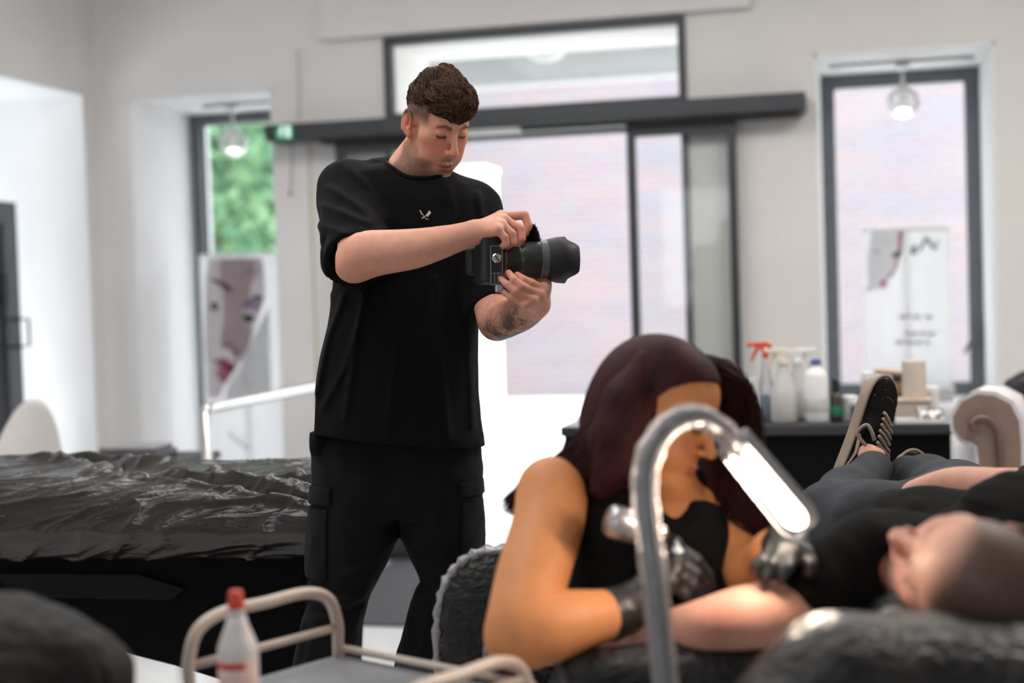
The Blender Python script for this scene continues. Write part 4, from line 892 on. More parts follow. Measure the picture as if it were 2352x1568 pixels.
def head_colour(V, skin, red, lip, brow, stubble=0.0, fade=None, beard=(.16, .10, .075), lash=(.03, .02, .018), browh=.0042):
    x, y, z = V[:, 0], V[:, 1], V[:, 2]; ax = np.abs(x)
    C = np.tile(np.array(skin, float), (len(V), 1))
    def mixc(m, c):
        nonlocal C
        C = C * (1 - m[:, None]) + np.array(c) * m[:, None]
    face = sstep(.02, .05, y)
    mixc(.75 * face * np.exp(-(((ax - .042) / .022) ** 2 + ((z + .028) / .026) ** 2)), red)
    mixc(.5 * np.exp(-((x / .014) ** 2 + ((z + .033) / .012) ** 2)) * sstep(.09, .1, y), red)
    mixc(.65 * sstep(.068, .08, ax) * (y < .015) * (z > -.05), red)                                   # ears
    nz = fbm(x * 400, y * 400, z * 400, 2)
    if stubble:
        jaw = sstep(-.052, -.070, z - .25 * np.maximum(0, .03 - y)) * sstep(-.02, .0, y) * (1 - .85 * np.exp(-((ax / .012) ** 2 + ((z + .055) / .006) ** 2)))
        side = sstep(.046, .06, ax) * sstep(-.02, -.06, z) * sstep(-.012, .008, y) * sstep(.052, .03, y) * .9
        mus = np.exp(-((ax / .024) ** 2 + ((z + .0545) / .0075) ** 2)) * sstep(.07, .08, y)
        gap = np.exp(-(((ax - .03) / .012) ** 2 + ((z + .075) / .012) ** 2)) * .6
        m = np.clip(np.maximum(np.maximum(jaw * .75 - gap, side * .7), mus), 0, 1) * sstep(-.150, -.108, z)
        mixc(np.clip(stubble * m * (.9 + .3 * nz), 0, .8), beard)
    up = np.exp(-(((x) / .019) ** 4 + ((z + .0655) / .0048) ** 4)); lo = np.exp(-((x / .017) ** 4 + ((z + .0752) / .0055) ** 4))
    mixc(.85 * np.maximum(up, lo) * sstep(.072, .08, y), lip)
    mixc(.75 * np.exp(-((x / .022) ** 4 + ((z + .0695) / .0013) ** 2)) * sstep(.072, .08, y), (.12, .04, .035))
    # brows
    zb = np.interp(ax, [.010, .030, .048], [.0150, .0215, .0175]); wb = np.interp(ax, [.010, .025, .048], [.0046, browh, .0022])
    mixc(np.clip(np.exp(-((z - zb) / wb) ** 2) * sstep(.009, .014, ax) * sstep(.051, .044, ax) * face * (.9 + .2 * nz), 0, .95), brow)
    # lash line below the lowered lid, soft shade of the iris slit
    ex = (ax - .0315) / .0135; zl = -.0028 - .0015 * (1 - ex ** 2)
    mixc(.95 * np.exp(-((z - zl) / .0036) ** 2) * sstep(1.15, .9, np.abs(ex)) * sstep(.07, .078, y), lash)
    if fade is not None:
        m = fade(x, y, z); mixc(np.clip(m * (.92 + .15 * nz), 0, .92), (.075, .052, .042))
    return C

def xf(V, R, o, s=1.0): return (V * s) @ np.array(R).T + np.array(o)

def bnd(v, x0, x1, y0, y1, d0, d1):
    """bounds of a pixel window over a depth range"""
    P = np.array([v(a, b, d) for a in (x0, x1) for b in (y0, y1) for d in (d0, d1)]); return P.min(0), P.max(0)
class View:
    """a person's own frame: x right, y away, z up as the lens sees it, origin at a pixel and depth"""
    def __init__(s, px, py, Z):
        s.p = (px, py, Z); s.o = at(px, py, Z)
        s.M = np.array(frame_m(s.o, RGT, fwd, UPV))
    def __call__(s, px, py, dy=0.0):
        px0, py0, Z0 = s.p; Z = Z0 + dy
        return np.array([((px - CX) * Z - (px0 - CX) * Z0) / F_PX, dy, -((py - CY) * Z - (py0 - CY) * Z0) / F_PX])
    def row(s, py, xl, xr, dy, hd):
        """a silhouette row: left and right pixel -> (z, xc, yc, half_x, half_y)"""
        a = s(xl, py, dy); b = s(xr, py, dy); return (a[2], (a[0] + b[0]) / 2, dy, (b[0] - a[0]) / 2, hd)
def ridges(x, z, lines, w):
    """sum of soft ridges along polylines in the x-z plane; lines of (points, height)"""
    out = np.zeros_like(x)
    for pts, h in lines:
        best = np.full(x.shape, 9.0)
        for a, b in zip(pts[:-1], pts[1:]):
            ax_, az = a[0], a[2]; dx, dz = b[0] - a[0], b[2] - a[2]
            t = np.clip(((x - ax_) * dx + (z - az) * dz) / (dx * dx + dz * dz + 1e-12), 0, 1)
            best = np.minimum(best, np.hypot(x - ax_ - t * dx, z - az - t * dz))
        out += h * np.exp(-(best / w) ** 2)
    return out

# ================================================================== the standing man
VM = View(930, 800, 3.2); m = VM
MR = head_rot(37, 28, -5); MO = m(1000, 283, -.05); MS = np.array([.885, .925, 1.05]) * .975       # head orientation, position, size
def to_head(p): return (np.array(p) - MO) @ MR / MS
def man_body():
    nb = to_head(m(938, 405, .0))
    V, Fq = make_head(neck=((0, -.03, -.075), nb), neck_r=(.054, .064), lo=(-.115, -.22, -.27))
    fade = lambda x, y, z: np.maximum(sstep(.0, .032, z + .25 * np.maximum(0, -y - .03)) * sstep(.062, .05, y) * sstep(.045, .056, np.abs(x) + np.maximum(0, -y) * .6),
                                      .55 * sstep(.012, .02, y) * sstep(.038, .03, y) * sstep(-.030, -.012, z) * sstep(.05, .06, np.abs(x)))
    C = head_colour(V, (.74, .365, .255), (.70, .23, .15), (.36, .115, .09), (.075, .048, .036), 1.0, fade, (.115, .072, .054), browh=.0054)
    parts = [(xf(V, MR, MO, MS), Fq, C)]
    # right arm (viewer's left) reaching over to the grip
    s = SDF(np.minimum(m(760, 670, -.42), m(1235, 400, .03)) - .01, np.maximum(m(760, 670, -.42), m(1240, 400, .03)) + .01, .0022)
    s.chain([m(800, 450, -.03), m(826, 590, -.235)], [.056, .047], .01)
    s.chain([m(818, 597, -.25), m(850, 583, -.262), m(950, 571, -.285), m(1040, 549, -.30), m(1092, 533, -.305)], [.042, .0475, .040, .0285, .0225], .004, 24)
    s.cone(m(808, 612, -.255), m(815, 608, -.255), .026, .026, .03)
    wr = m(1090, 534, -.305)
    K = [m(1152, 497, -.275), m(1160, 507, -.298), m(1154, 518, -.322), m(1143, 528, -.338)]
    for q, r in zip(K, (.0128, .0128, .0120, .0108)): s.cone(wr, q, .0195, r, .010)
    s.cone(K[0], K[3], .0105, .0098, .008)
    fing = [([K[0], m(1205, 494, -.272), m(1214, 518, -.275), m(1207, 538, -.278)], [.0105, .0092, .0084, .0072]),
            ([K[1], m(1195, 525, -.300), m(1198, 548, -.303), m(1183, 566, -.300)], [.0105, .0094, .0086, .0074]),
            ([K[2], m(1176, 537, -.325), m(1178, 556, -.325), m(1164, 566, -.318)], [.0102, .0090, .0082, .0070]),
            ([K[3], m(1160, 546, -.340), m(1162, 560, -.338), m(1152, 567, -.330)], [.0092, .0080, .0074, .0064])]
    for P, r in fing: s.chain(P, r, .0022)
    s.chain([wr, m(1140, 527, -.262), m(1172, 524, -.248), m(1192, 521, -.250)], [.018, .0145, .0118, .0095], .012)
    V, Fq = s.mesh(1)
    C = np.tile([.76, .375, .265], (len(V), 1)); red = np.zeros(len(V))
    for P, r in fing:
        for p in P[1:]: red = np.maximum(red, np.exp(-(np.linalg.norm(V - p, axis=1) / .014) ** 2))
    red = np.maximum(red, np.exp(-(np.linalg.norm(V - m(818, 606, -.27), axis=1) / .045) ** 2))
    C = C * (1 - .45 * red[:, None]) + np.array([.72, .26, .18]) * .45 * red[:, None]
    parts.append((V, Fq, C))
    # left arm: forearm coming up under the lens
    s = SDF(np.minimum(m(1060, 790, -.42), m(1280, 470, .1)) - .01, np.maximum(m(1060, 790, -.42), m(1285, 470, .1)) + .01, .0022)
    s.chain([m(1088, 490, .06), m(1142, 738, -.10)], [.055, .043], .01)
    s.chain([m(1142, 740, -.10), m(1160, 733, -.15), m(1200, 718, -.22), m(1232, 698, -.275)], [.036, .040, .036, .0275], .004, 16)
    w2_ = m(1233, 697, -.275)
    K2 = [m(1248, 665, -.300), m(1240, 676, -.322), m(1224, 689, -.335), m(1206, 699, -.340)]
    for q, r in zip(K2, (.0125, .0120, .0112, .0098)): s.cone(w2_, q, .0220, r, .010)
    s.cone(K2[0], K2[3], .0105, .0090, .008); s.cone(m(1250, 655, -.27), K2[0], .013, .012, .010)
    s.cone(w2_, m(1247, 650, -.262), .020, .015, .015)
    fing2 = [([K2[0], m(1220, 650, -.335), m(1203, 642, -.338), m(1188, 631, -.328)], [.0100, .0090, .0080, .0068]),
             ([K2[1], m(1197, 657, -.350), m(1181, 642, -.348), m(1168, 626, -.335)], [.0098, .0086, .0078, .0066]),
             ([K2[2], m(1184, 669, -.350), m(1165, 653, -.346), m(1146, 637, -.330)], [.0095, .0083, .0075, .0064]),
             ([K2[3], m(1174, 682, -.342), m(1160, 672, -.336), m(1147, 662, -.328)], [.0084, .0074, .0066, .0058])]
    for P, r in fing2: s.chain(P, r, .002)
    s.chain([m(1243, 668, -.265), m(1236, 640, -.235), m(1222, 622, -.222)], [.016, .013, .0095], .012)     # thumb, beyond the lens
    V, Fq = s.mesh(1)
    C = np.tile([.72, .35, .245], (len(V), 1)); red = np.zeros(len(V))
    for P, r in fing2:
        for p in P[1:]: red = np.maximum(red, np.exp(-(np.linalg.norm(V - p, axis=1) / .014) ** 2))
    C = C * (1 - .45 * red[:, None]) + np.array([.70, .25, .17]) * .45 * red[:, None]
    # dark tattoo along the forearm
    a = m(1115, 745, -.1); b = m(1225, 702, -.27); t = (V - a) @ (b - a) / ((b - a) @ (b - a))
    pat = fbm(V[:, 0] * 75, V[:, 1] * 75, V[:, 2] * 75, 3); low = sstep(.014, -.022, V[:, 2] - np.interp(t, [0, 1], [a[2], b[2]]))
    line = np.exp(-(pat / .07) ** 2); wash = sstep(-.25, .25, fbm(V[:, 0] * 30 + 5, V[:, 1] * 30, V[:, 2] * 30, 2))
    blot = np.exp(-(np.linalg.norm((V - m(1200, 714, -.25)) * [1, .4, 1], axis=1) / .020) ** 2)
    tt = sstep(-.1, .05, t) * sstep(1.02, .86, t) * np.clip(.55 * line * (.4 + .6 * low) + .55 * low * wash + .22 * low + .5 * blot * sstep(-.2, .1, pat), 0, .88)
    C = C * (1 - tt[:, None]) + np.array([.035, .037, .042]) * tt[:, None]
    parts.append((V, Fq, C))
    # torso and legs inside the clothes
    s = SDF(m(620, 2070, -.2) - .02, m(1180, 380, .25) + .02, .014)
    s.loft([m.row(420, 850, 1030, .02, .09), m.row(520, 800, 1090, .02, .10), m.row(800, 790, 1060, .02, .10), m.row(1050, 765, 1070, .03, .10)], .03)
    s.chain([m(830, 1090, .03), m(772, 1420, .02), m(690, 1980, .04)], [.075, .046, .036], .03)
    s.chain([m(1010, 1090, .05), m(1018, 1420, .06), m(915, 1985, .08)], [.075, .046, .036], .03)
    V, Fq = s.mesh(0); parts.append((V, Fq, (.76, .375, .265)))
    return parts
man = npmesh('person', man_body(), M_skin, VM.M, label='standing man in black t-shirt and cargo trousers looking down at his camera', cat='person')

def shirt():
    s = SDF(np.minimum(m(690, 1045, -.34), m(690, 350, -.34)) - .01, np.maximum(m(1190, 1045, .26), m(1180, 340, .26)) + .01, .0042)
    rows = [(378, 868, 1000, .02, .060), (390, 828, 1030, .02, .085), (402, 800, 1052, .02, .098), (428, 775, 1092, .02, .112), (465, 764, 1122, .02, .122), (520, 764, 1130, .02, .128), (600, 766, 1124, .02, .13),
            (700, 760, 1108, .02, .135), (750, 750, 1102, .02, .138), (820, 732, 1100, .02, .142), (900, 720, 1101, .02, .146), (960, 709, 1107, .02, .15), (1000, 694, 1116, .02, .152), (1045, 690, 1120, .02, .152)]
    s.loft([m.row(*r) for r in rows], 0, p=2.3)
    s.cone(m(890, 412, .03), m(812, 436, .01), .048, .058, .03); s.cone(m(1020, 452, .02), m(1085, 482, .04), .048, .056, .03)
    s.cone(m(765, 590, .05), m(770, 600, .05), .03, .03, .05)
    def sleeve(a, b, ra, rb, k):
        a = np.array(a); b = np.array(b); n = (b - a) / np.linalg.norm(b - a); L2 = (b - a) @ (b - a)
        def cone(x, y, z, off, ext=0.0):
            t = np.clip(((x - a[0]) * (b - a)[0] + (y - a[1]) * (b - a)[1] + (z - a[2]) * (b - a)[2]) / L2, 0, 1.5)
            return np.sqrt((x - a[0] - t * (b - a)[0]) ** 2 + (y - a[1] - t * (b - a)[1]) ** 2 + (z - a[2] - t * (b - a)[2]) ** 2) - (ra + (rb - ra) * t) - off, t
        lo = np.minimum(a, b) - .13; hi = np.maximum(a, b) + .13
        s.op(lambda x, y, z: np.maximum(cone(x, y, z, 0)[0], (x - b[0]) * n[0] + (y - b[1]) * n[1] + (z - b[2]) * n[2]), lo, hi, k)
        s.op(lambda x, y, z: np.maximum(cone(x, y, z, -.019)[0], (cone(x, y, z, 0)[1] < .62) * .05 - .004), lo, hi, .0, sub=True)
    sleeve(m(800, 440, -.0), m(818, 598, -.205), .072, .072, .03)
    sleeve(m(1085, 485, .04), m(1137, 700, -.075), .066, .050, .03)
    # hem: tilted plane
    a, b = m(706, 992, 0), m(1106, 1027, 0); n = np.array([(a[2] - b[2]), 0, (b[0] - a[0])]) * -1.0
    s.cut(a, n)
    s.cone(m(1000, 305, -.06), m(949, 410, -.012), .058, .0675, .004, sub=True)                # neck hole
    L = [([m(838, 655, -.1), m(818, 790, -.1), m(795, 960, -.1)], -.0045), ([m(800, 680, 0), m(765, 770, 0), m(737, 900, 0)], -.005), ([m(842, 690, -.1), m(790, 850, -.1), m(742, 935, -.1)], -.0045),
         ([m(805, 392, 0), m(850, 430, -.1), m(885, 500, -.1)], -.003), ([m(748, 480, 0), m(805, 500, -.1), m(862, 522, -.1)], -.004), ([m(765, 440, 0), m(820, 470, -.1), m(866, 510, -.1)], -.0035),
         ([m(752, 530, 0), m(790, 540, -.1), m(835, 560, -.1)], -.0035), ([m(905, 640, -.1), m(915, 800, -.1), m(890, 1000, -.1)], -.003), ([m(1000, 640, -.1), m(1010, 820, -.1), m(1030, 1000, -.1)], -.0035),
         ([m(1070, 620, -.1), m(1075, 760, -.1), m(1085, 980, -.1)], -.0035), ([m(1030, 430, -.1), m(1040, 480, -.1), m(1035, 540, -.1)], -.003), ([m(1100, 450, 0), m(1108, 500, -.1), m(1100, 560, -.1)], -.003), ([m(775, 560, 0), m(760, 620, 0), m(758, 660, 0)], .004)]
    s.warp(lambda x, y, z: 1.7 * ridges(x, z, L, .0085) + .0045 * fbm(x * 11, y * 11, z * 5, 2) + .0016 * vnoise(x * 30, y * 30, z * 14))
    return s
sh = shirt(); Vs, Fs_ = sh.mesh(1)
tee = npmesh('t_shirt', [(Vs, Fs_, None)], M_tee, VM.M, parent=man)
def surf_y(s, x, z):
    i = int(round((x - s.lo[0]) / s.res)); k = int(round((z - s.lo[2]) / s.res)); c = s.D[i, :, k]
    w = np.argwhere(c < 0); j = int(w[0, 0]) if len(w) else 0
    t = c[j - 1] / (c[j - 1] - c[j]) if j else 0
    return s.ax[1][j - 1] + t * s.res
def mtx(M, p): return Vector(tuple((np.array(M) @ np.append(p, 1))[:3]))
def stitch(s, V_, polys, dep=.0012, lift=.0010):
    """thin appliques lying on the front of a modelled cloth; polys in pixels"""
    mb = MB()
    for poly in polys:
        P = []
        for (px, py) in poly:
            q = V_(px, py, -.12)
            for _ in range(4):
                yv = surf_y(s, q[0], q[2]); q = V_(px, py, yv - lift)
            P.append(q)
        n = len(P); back = [p + [0, dep + .002, 0] for p in P]
        mb.add([mtx(V_.M, p) for p in P + back], [tuple(range(n)), tuple(range(n, 2 * n))[::-1]] + [(i, (i + 1) % n, n + (i + 1) % n, n + i) for i in range(n)])
    return mb
def ribbon(pts, w):
    pts = np.array(pts, float); T = np.gradient(pts, axis=0); T /= np.linalg.norm(T, axis=1)[:, None]; Nn = np.stack([-T[:, 1], T[:, 0]], 1)
    w = np.array(w)[:, None]; return [list(map(tuple, [pts[i] + Nn[i] * w[i], pts[i + 1] + Nn[i + 1] * w[i + 1], pts[i + 1] - Nn[i + 1] * w[i + 1], pts[i] - Nn[i] * w[i]])) for i in range(len(pts) - 1)]
lg = lambda L_: [(940 + a / 26.1, 460 + b / 26.1) for a, b in L_]
polys = [lg([(1195, 605), (1265, 660), (1312, 765), (1095, 995), (975, 905)]), lg([(975, 905), (1010, 880), (1000, 935), (895, 1000), (800, 1105), (735, 1060), (870, 945)])]
polys += ribbon(lg([(645, 575), (690, 700), (780, 840), (868, 905)]), [1.1, 1.3, 1.3, .6]) + ribbon(lg([(890, 980), (980, 1080), (1075, 1145), (1165, 1110)]), [.6, .8, .8, .6])
lo_ = obj('chest_emblem', stitch(sh, m, polys), mat('emblem_thread', (.62, .55, .51), .8, var=.05), man, label='small pale crossed cleaver and razor emblem')

# collar ribbing round the neck hole
col = []
ca, cb = m(1000, 305, -.06), m(949, 410, -.012); cn = (cb - ca) / np.linalg.norm(cb - ca)
e1 = np.cross(cn, [0, 0, 1.]); e1 /= np.linalg.norm(e1); e2 = np.cross(cn, e1)
for k in range(48):
    a = 2 * math.pi * k / 48; dirv = math.cos(a) * e1 + math.sin(a) * e2
    # march outward from far up the neck axis down until the cloth is met
    best = None
    for t in np.linspace(.3, 1.35, 160):
        p = ca + (cb - ca) * t + dirv * (.058 + .0095 * t + .006)
        i = [int(round((p[q] - sh.lo[q]) / sh.res)) for q in range(3)]
        if all(0 <= i[q] < sh.D.shape[q] for q in range(3)) and sh.D[tuple(i)] < 0: best = p; break
    if best is not None: col.append(best)
col = np.array(col)
for _ in range(6): col = (np.roll(col, 1, 0) + 2 * col + np.roll(col, -1, 0)) / 4
if len(col) > 20: obj('collar', MB().tube([mtx(VM.M, p) for p in col], .0055, 8, closed=True, flat=1.0), M_tee, tee, smooth=True)

# trousers
legL = [(1010, 724, 930, .03, .11), (1090, 728, 925, .03, .115), (1227, 709, 916, .03, .112), (1300, 706, 886, .025, .105), (1360, 709, 852, .02, .095), (1400, 700, 840, .02, .09), (1480, 682, 817, .02, .085), (1568, 664, 800, .02, .082), (1700, 640, 772, .03, .078), (1900, 618, 742, .035, .075), (2040, 605, 735, .035, .078)]
legR = [(1010, 905, 1092, .04, .11), (1090, 912, 1098, .04, .115), (1227, 919, 1112, .04, .112), (1275, 940, 1111, .045, .108), (1332, 967, 1105, .05, .10), (1380, 946, 1092, .055, .092), (1500, 912, 1058, .06, .085), (1568, 897, 1038, .065, .082), (1700, 870, 1004, .075, .078), (1900, 845, 970, .085, .075), (2040, 832, 962, .085, .078)]
def trousers(off=0.0, lo=(590, 2060), hi=(1150, 985), res=.0046, only=None):
    s = SDF(np.minimum(m(lo[0], lo[1], -.16), m(lo[0], hi[1], -.16)), np.maximum(m(hi[0], lo[1], .25), m(hi[0], hi[1], .25)), res)
    g = lambda L_: [(r[0], r[1], r[2], r[3] + off, r[4] + off) for r in (m.row(*q) for q in L_)]
    if only != 'R': s.loft(g(legL), 0, p=2.2)
    if only != 'L': s.loft(g(legR), 0 if only else .006, p=2.2)
    if only is None: s.loft([m.row(985, 724, 1090, .03, .115), m.row(1090, 729, 1096, .03, .12), m.row(1180, 760, 1080, .03, .10)], .03, p=2.4)
    L = [([m(712, 1345, 0), m(760, 1372, 0), m(835, 1360, 0)], -.006), ([m(705, 1385, 0), m(760, 1395, 0), m(830, 1380, 0)], .006), ([m(720, 1410, 0), m(770, 1400, 0), m(815, 1375, 0)], -.006),
         ([m(700, 1420, 0), m(690, 1500, 0), m(680, 1600, 0)], -.005), ([m(735, 1420, 0), m(715, 1500, 0), m(700, 1600, 0)], -.004), ([m(905, 1240, 0), m(850, 1290, 0), m(800, 1310, 0)], -.004), ([m(925, 1235, 0), m(970, 1290, 0), m(1040, 1310, 0)], -.004),
         ([m(1100, 1350, 0), m(1040, 1370, 0), m(960, 1365, 0)], -.006), ([m(725, 1040, 0), m(760, 1075, 0), m(800, 1060, 0)], -.004), ([m(985, 1400, 0), m(970, 1480, 0), m(950, 1600, 0)], -.004)]
    s.warp(lambda x, y, z: ridges(x, z, L, .009) + .006 * fbm(x * 9 + 3, y * 9, z * 6, 3) + .002 * vnoise(x * 38, y * 38, z * 26))
    return s
tsd = trousers(); Vt, Ft = tsd.mesh(1)
trs = npmesh('trousers', [(Vt, Ft, None)], M_trs, VM.M, parent=man)
def pocket(px0, px1, py0, py1, only, off, name):
    s = trousers(off, (px0 - 30, py1 + 12), (px1 + 30, py0 - 12), .0038, only)
    a, b = m(px0, py1, .0), m(px1, py0, .0)
    s.D = np.maximum(s.D, np.maximum(np.maximum(a[0] - s.ax[0][:, None, None], s.ax[0][:, None, None] - b[0]), np.maximum(a[2] - s.ax[2][None, None, :], s.ax[2][None, None, :] - b[2])).astype(np.float32))
    V, Fq = s.mesh(1); return npmesh(name, [(V, Fq, None)], M_trs, VM.M, parent=trs)
pocket(690, 762, 1148, 1338, 'L', .007, 'cargo_pocket'); pocket(690, 770, 1103, 1160, 'L', .011, 'pocket_flap')
pocket(1062, 1135, 1135, 1340, 'R', .005, 'cargo_pocket'); pocket(1058, 1140, 1092, 1140, 'R', .010, 'pocket_flap')
pg = m(716, 1000, -.02)
s = SDF(m(700, 1070, -.12), m(780, 985, .12), .004); s.ell(m(735, 1012, -.02), (.028, .05, .042), 0); Vp, Fp = s.mesh(1)
npmesh('slant_pocket', [(Vp, Fp, None)], M_trs, VM.M, parent=trs)
# shoes on the floor
M_shoe = mat('black_shoe_leather', (.012, .012, .012), .45, var=.1); M_sole = mat('black_rubber_sole', (.02, .02, .02), .8, var=.1)
def shoe(ank, yaw, par):
    a = Vector(tuple((VM.M @ np.append(ank, 1))[:3])); d = Vector((math.sin(yaw), -math.cos(yaw), 0)); r = Vector((-d.y, d.x, 0))
    Mx = frame_m((a.x, a.y, 0.001), r, d, (0, 0, 1))
    s = SDF((-.06, -.10, -.0), (.06, .22, .13), .005)
    s.ell((0, -.03, .05), (.042, .06, .055), 0); s.ell((0, .10, .035), (.045, .10, .042), .03); s.cone((0, -.03, .05), (0, -.04, .11), .042, .045, .02); s.cut((0, 0, .006), (0, 0, -1))
    V, Fq = s.mesh(1); q = npmesh('shoe', [(V, Fq, None)], M_shoe, Mx, parent=par)
    mb = MB().prism([(.046 * math.sin(t) * (1 + .15 * math.cos(t)), .06 + .15 * math.cos(t)) for t in np.linspace(0, 2 * math.pi, 24, endpoint=False)], .018, Mx); obj('sole', mb, M_sole, q)
shoe(m(672, 2040, .035), .6, man); shoe(m(897, 2040, .085), 1.0, man)

# hair: a modelled mass with strands combed over it
def man_hair():
    s = SDF((-.11, -.14, -.06), (.11, .15, .17), .0024)
    s.ell((0, -.003, .034), (.0755, .0875, .0870), 0)
    s.ell((0, .016, .066), (.060, .068, .050), .03)
    s.ell((-.014, .056, .058), (.050, .034, .034), .03)
    s.ell((.025, .048, .061), (.036, .033, .030), .03)
    x = s.ax[0][:, None, None]; y = s.ax[1][None, :, None]; z = s.ax[2][None, None, :]
    hl = np.interp(y.ravel(), [-.13, -.07, -.03, .0, .03, .05, .075, .12], [-.022, -.006, .016, .026, .034, .035, .027, .025]).reshape(y.shape) + .010 * np.clip((x + .02) / .05, 0, 1) * (y > .03) + 0 * z
    fr = np.clip((y - .045) / .02, 0, 1)
    s.D = (s.D + (.0075 - .0030 * fr) * sstep(.045, .0, z - hl) ** (1 + 2 * fr)).astype(np.float32)
    s.D = np.maximum(s.D, (hl + .003 * vnoise(x * 160, y * 160, z * 0) - z).astype(np.float32))
    s.warp(lambda x, y, z: .0060 * ridged(x * 30 + 1.5 * vnoise(x * 20, y * 20, z * 20), y * 20, z * 30, 2) * sstep(.03, .07, z) - .001)
    return s
hs = man_hair(); Vh, Fh = hs.mesh(1)
nzv = fbm(Vh[:, 0] * 60, Vh[:, 1] * 40, Vh[:, 2] * 60, 3)[:, None]
Ch = np.array([.030, .0175, .011]) * (1 + .5 * nzv)
rng = np.random.RandomState(4)
def grad(s, P):
    i = np.clip(np.round((P - s.lo) / s.res).astype(int), 1, np.array(s.D.shape) - 2); g = np.stack([s.D[i[:, 0] + 1, i[:, 1], i[:, 2]] - s.D[i[:, 0] - 1, i[:, 1], i[:, 2]], s.D[i[:, 0], i[:, 1] + 1, i[:, 2]] - s.D[i[:, 0], i[:, 1] - 1, i[:, 2]], s.D[i[:, 0], i[:, 1], i[:, 2] + 1] - s.D[i[:, 0], i[:, 1], i[:, 2] - 1]], 1)
    return g / (np.linalg.norm(g, axis=1, keepdims=True) + 1e-9), s.D[i[:, 0], i[:, 1], i[:, 2]]
def comb(s, seeds, flow, n, step, lift, wob, curl=0.0):
    P = seeds.copy(); out = [P.copy()]; ph = rng.rand(len(P), 1) * 6.28
    for k in range(n - 1):
        g, d = grad(s, P); f = flow(P) + wob * np.stack([vnoise(P[:, 0] * 45, P[:, 1] * 45, P[:, 2] * 45 + 9 * q) for q in range(3)], 1)
        f = f - g * (f * g).sum(1, keepdims=True); f /= np.linalg.norm(f, axis=1, keepdims=True) + 1e-9
        side = np.cross(g, f)
        P = P + step[:, None] * (f + curl * side * np.sin(ph + k * 1.3)); g, d = grad(s, P); P = P - g * (d[:, None] - lift[:, None] * (.4 + .6 * k / n)); out.append(P.copy())
    return np.stack(out, 1)
g_h, _ = grad(hs, Vh); cand = Vh[g_h[:, 2] > -.55]; seeds = cand[rng.randint(0, len(cand), 4600)]
crown = np.array([.005, -.055, .13])
def flow(P):
    v = P - crown; v[:, 2] *= .5; v /= np.linalg.norm(v, axis=1, keepdims=True) + 1e-6
    return v * .7 + np.array([-.28, .65, -.12])
top = np.maximum(sstep(.03, .07, seeds[:, 2]), sstep(.03, .05, seeds[:, 1])); step = .0022 + .0042 * top * (.6 + .8 * rng.rand(len(seeds))); lift = .0003 + .0065 * top * rng.rand(len(seeds))
paths = comb(hs, seeds, flow, 8, step, lift, 1.15, .45)
Vst, Fst = strands(paths, .0010, .0003)
tone = np.repeat(rng.rand(len(seeds), 1) ** 1.6, 8 * 3, 0); Cst = (1 - tone) * np.array([.030, .0165, .0100]) + tone * np.array([.19, .105, .056])
npmesh('hair', [(xf(Vh, MR, MO, MS), Fh, Ch), (xf(Vst, MR, MO, MS), Fst, Cst)], M_hair, VM.M, parent=man, label='short textured brown hair swept forward')
# ================================================================== the camera in his hands (a portrait-held body, lens to the right)
M_cb = mat('camera_body_black', (.018, .018, .019), .5, spec=.5, var=.2, vscale=40, bump=.15, bscale=500)
M_cl = mat('lens_barrel_black', (.022, .022, .024), .35, spec=.6, var=.1)
M_rub = mat('lens_grip_rubber', (.012, .012, .012), .7, var=.1)
vc = lambda px, py, dy: VM.M[:3, :3] @ m(px, py, dy) + VM.M[:3, 3]
A0 = Vector(vc(1132, 596, -.290)); A1 = Vector(vc(1300, 597, -.256))
la = (A1 - A0).normalized(); lu = (UPV - la * UPV.dot(la)).normalized(); lf = la.cross(lu).normalized()      # lens axis, up, towards/away
if lf.dot(fwd) < 0: lf = -lf
cth = empty('photo_camera', A0, 'black photo camera with big hooded lens held by the man', 'camera')
LM = frame_m(A0, lf, lu, la) if lf.cross(lu).dot(la) > 0 else frame_m(A0, -lf, lu, la)
def lens_part(name, prof, m_, par, **kw): return obj(name, MB().lathe(prof, 40, LM), m_, par, **kw)
bx = lambda x0, x1, y0, y1, z0, z1: MB().box(x0, x1, y0, y1, z0, z1, frame_m(A0, la, lf, lu))     # x along lens, y away, z up
body = obj('camera_body', bx(-.030, .016, -.036, .050, -.050, .055), M_cb, cth, bevel=.010, seg=3)
obj('hand_grip', bx(-.030, .034, -.034, .045, .040, .078), M_cb, cth, bevel=.014, seg=3)
obj('viewfinder_hump', bx(-.045, .012, .04, .072, -.03, .03), M_cb, cth, bevel=.010, seg=3)
pl = obj('base_plate', bx(-.016, .010, -.048, -.036, -.054, .026), mat('cage_metal', (.05, .05, .053), .35, .6, var=.1), cth, bevel=.003)
def on_plate(px, py): return frame_m(A0, la, lu, -lf)
PM = frame_m(A0, la, lu, tuple(-lf))
mbx = MB()
for (x0, x1, z0, z1) in ((-.0155, .0095, .0240, .0252), (-.0155, -.0143, -.053, .025), (.0083, .0095, -.053, .025), (-.0155, .0095, -.0535, -.0520), (-.012, .006, -.031, -.0295), (-.008, -.0068, -.050, -.031), (-.001, .0002, -.050, -.031)):
    mbx.box(x0, x1, z0, z1, .0478, .0505, PM)
obj('cage_rib', mbx, mat('cage_edge', (.42, .42, .44), .3, .8, var=.1), pl)
mbx = MB().lathe([(0, .047), (.0095, .047), (.0095, .053), (.008, .0545), (.0, .0545)], 24, PM @ Matrix.Translation((-.003, .0, 0)))
scw = obj('plate_screw', mbx, M_chrome, pl)
obj('screw_slot', MB().box(-.0012, .0012, -.008, .008, .0542, .0552, PM @ Matrix.Translation((-.003, 0, 0)) @ Matrix.Rotation(.6, 4, 'Z')), M_black, pl)
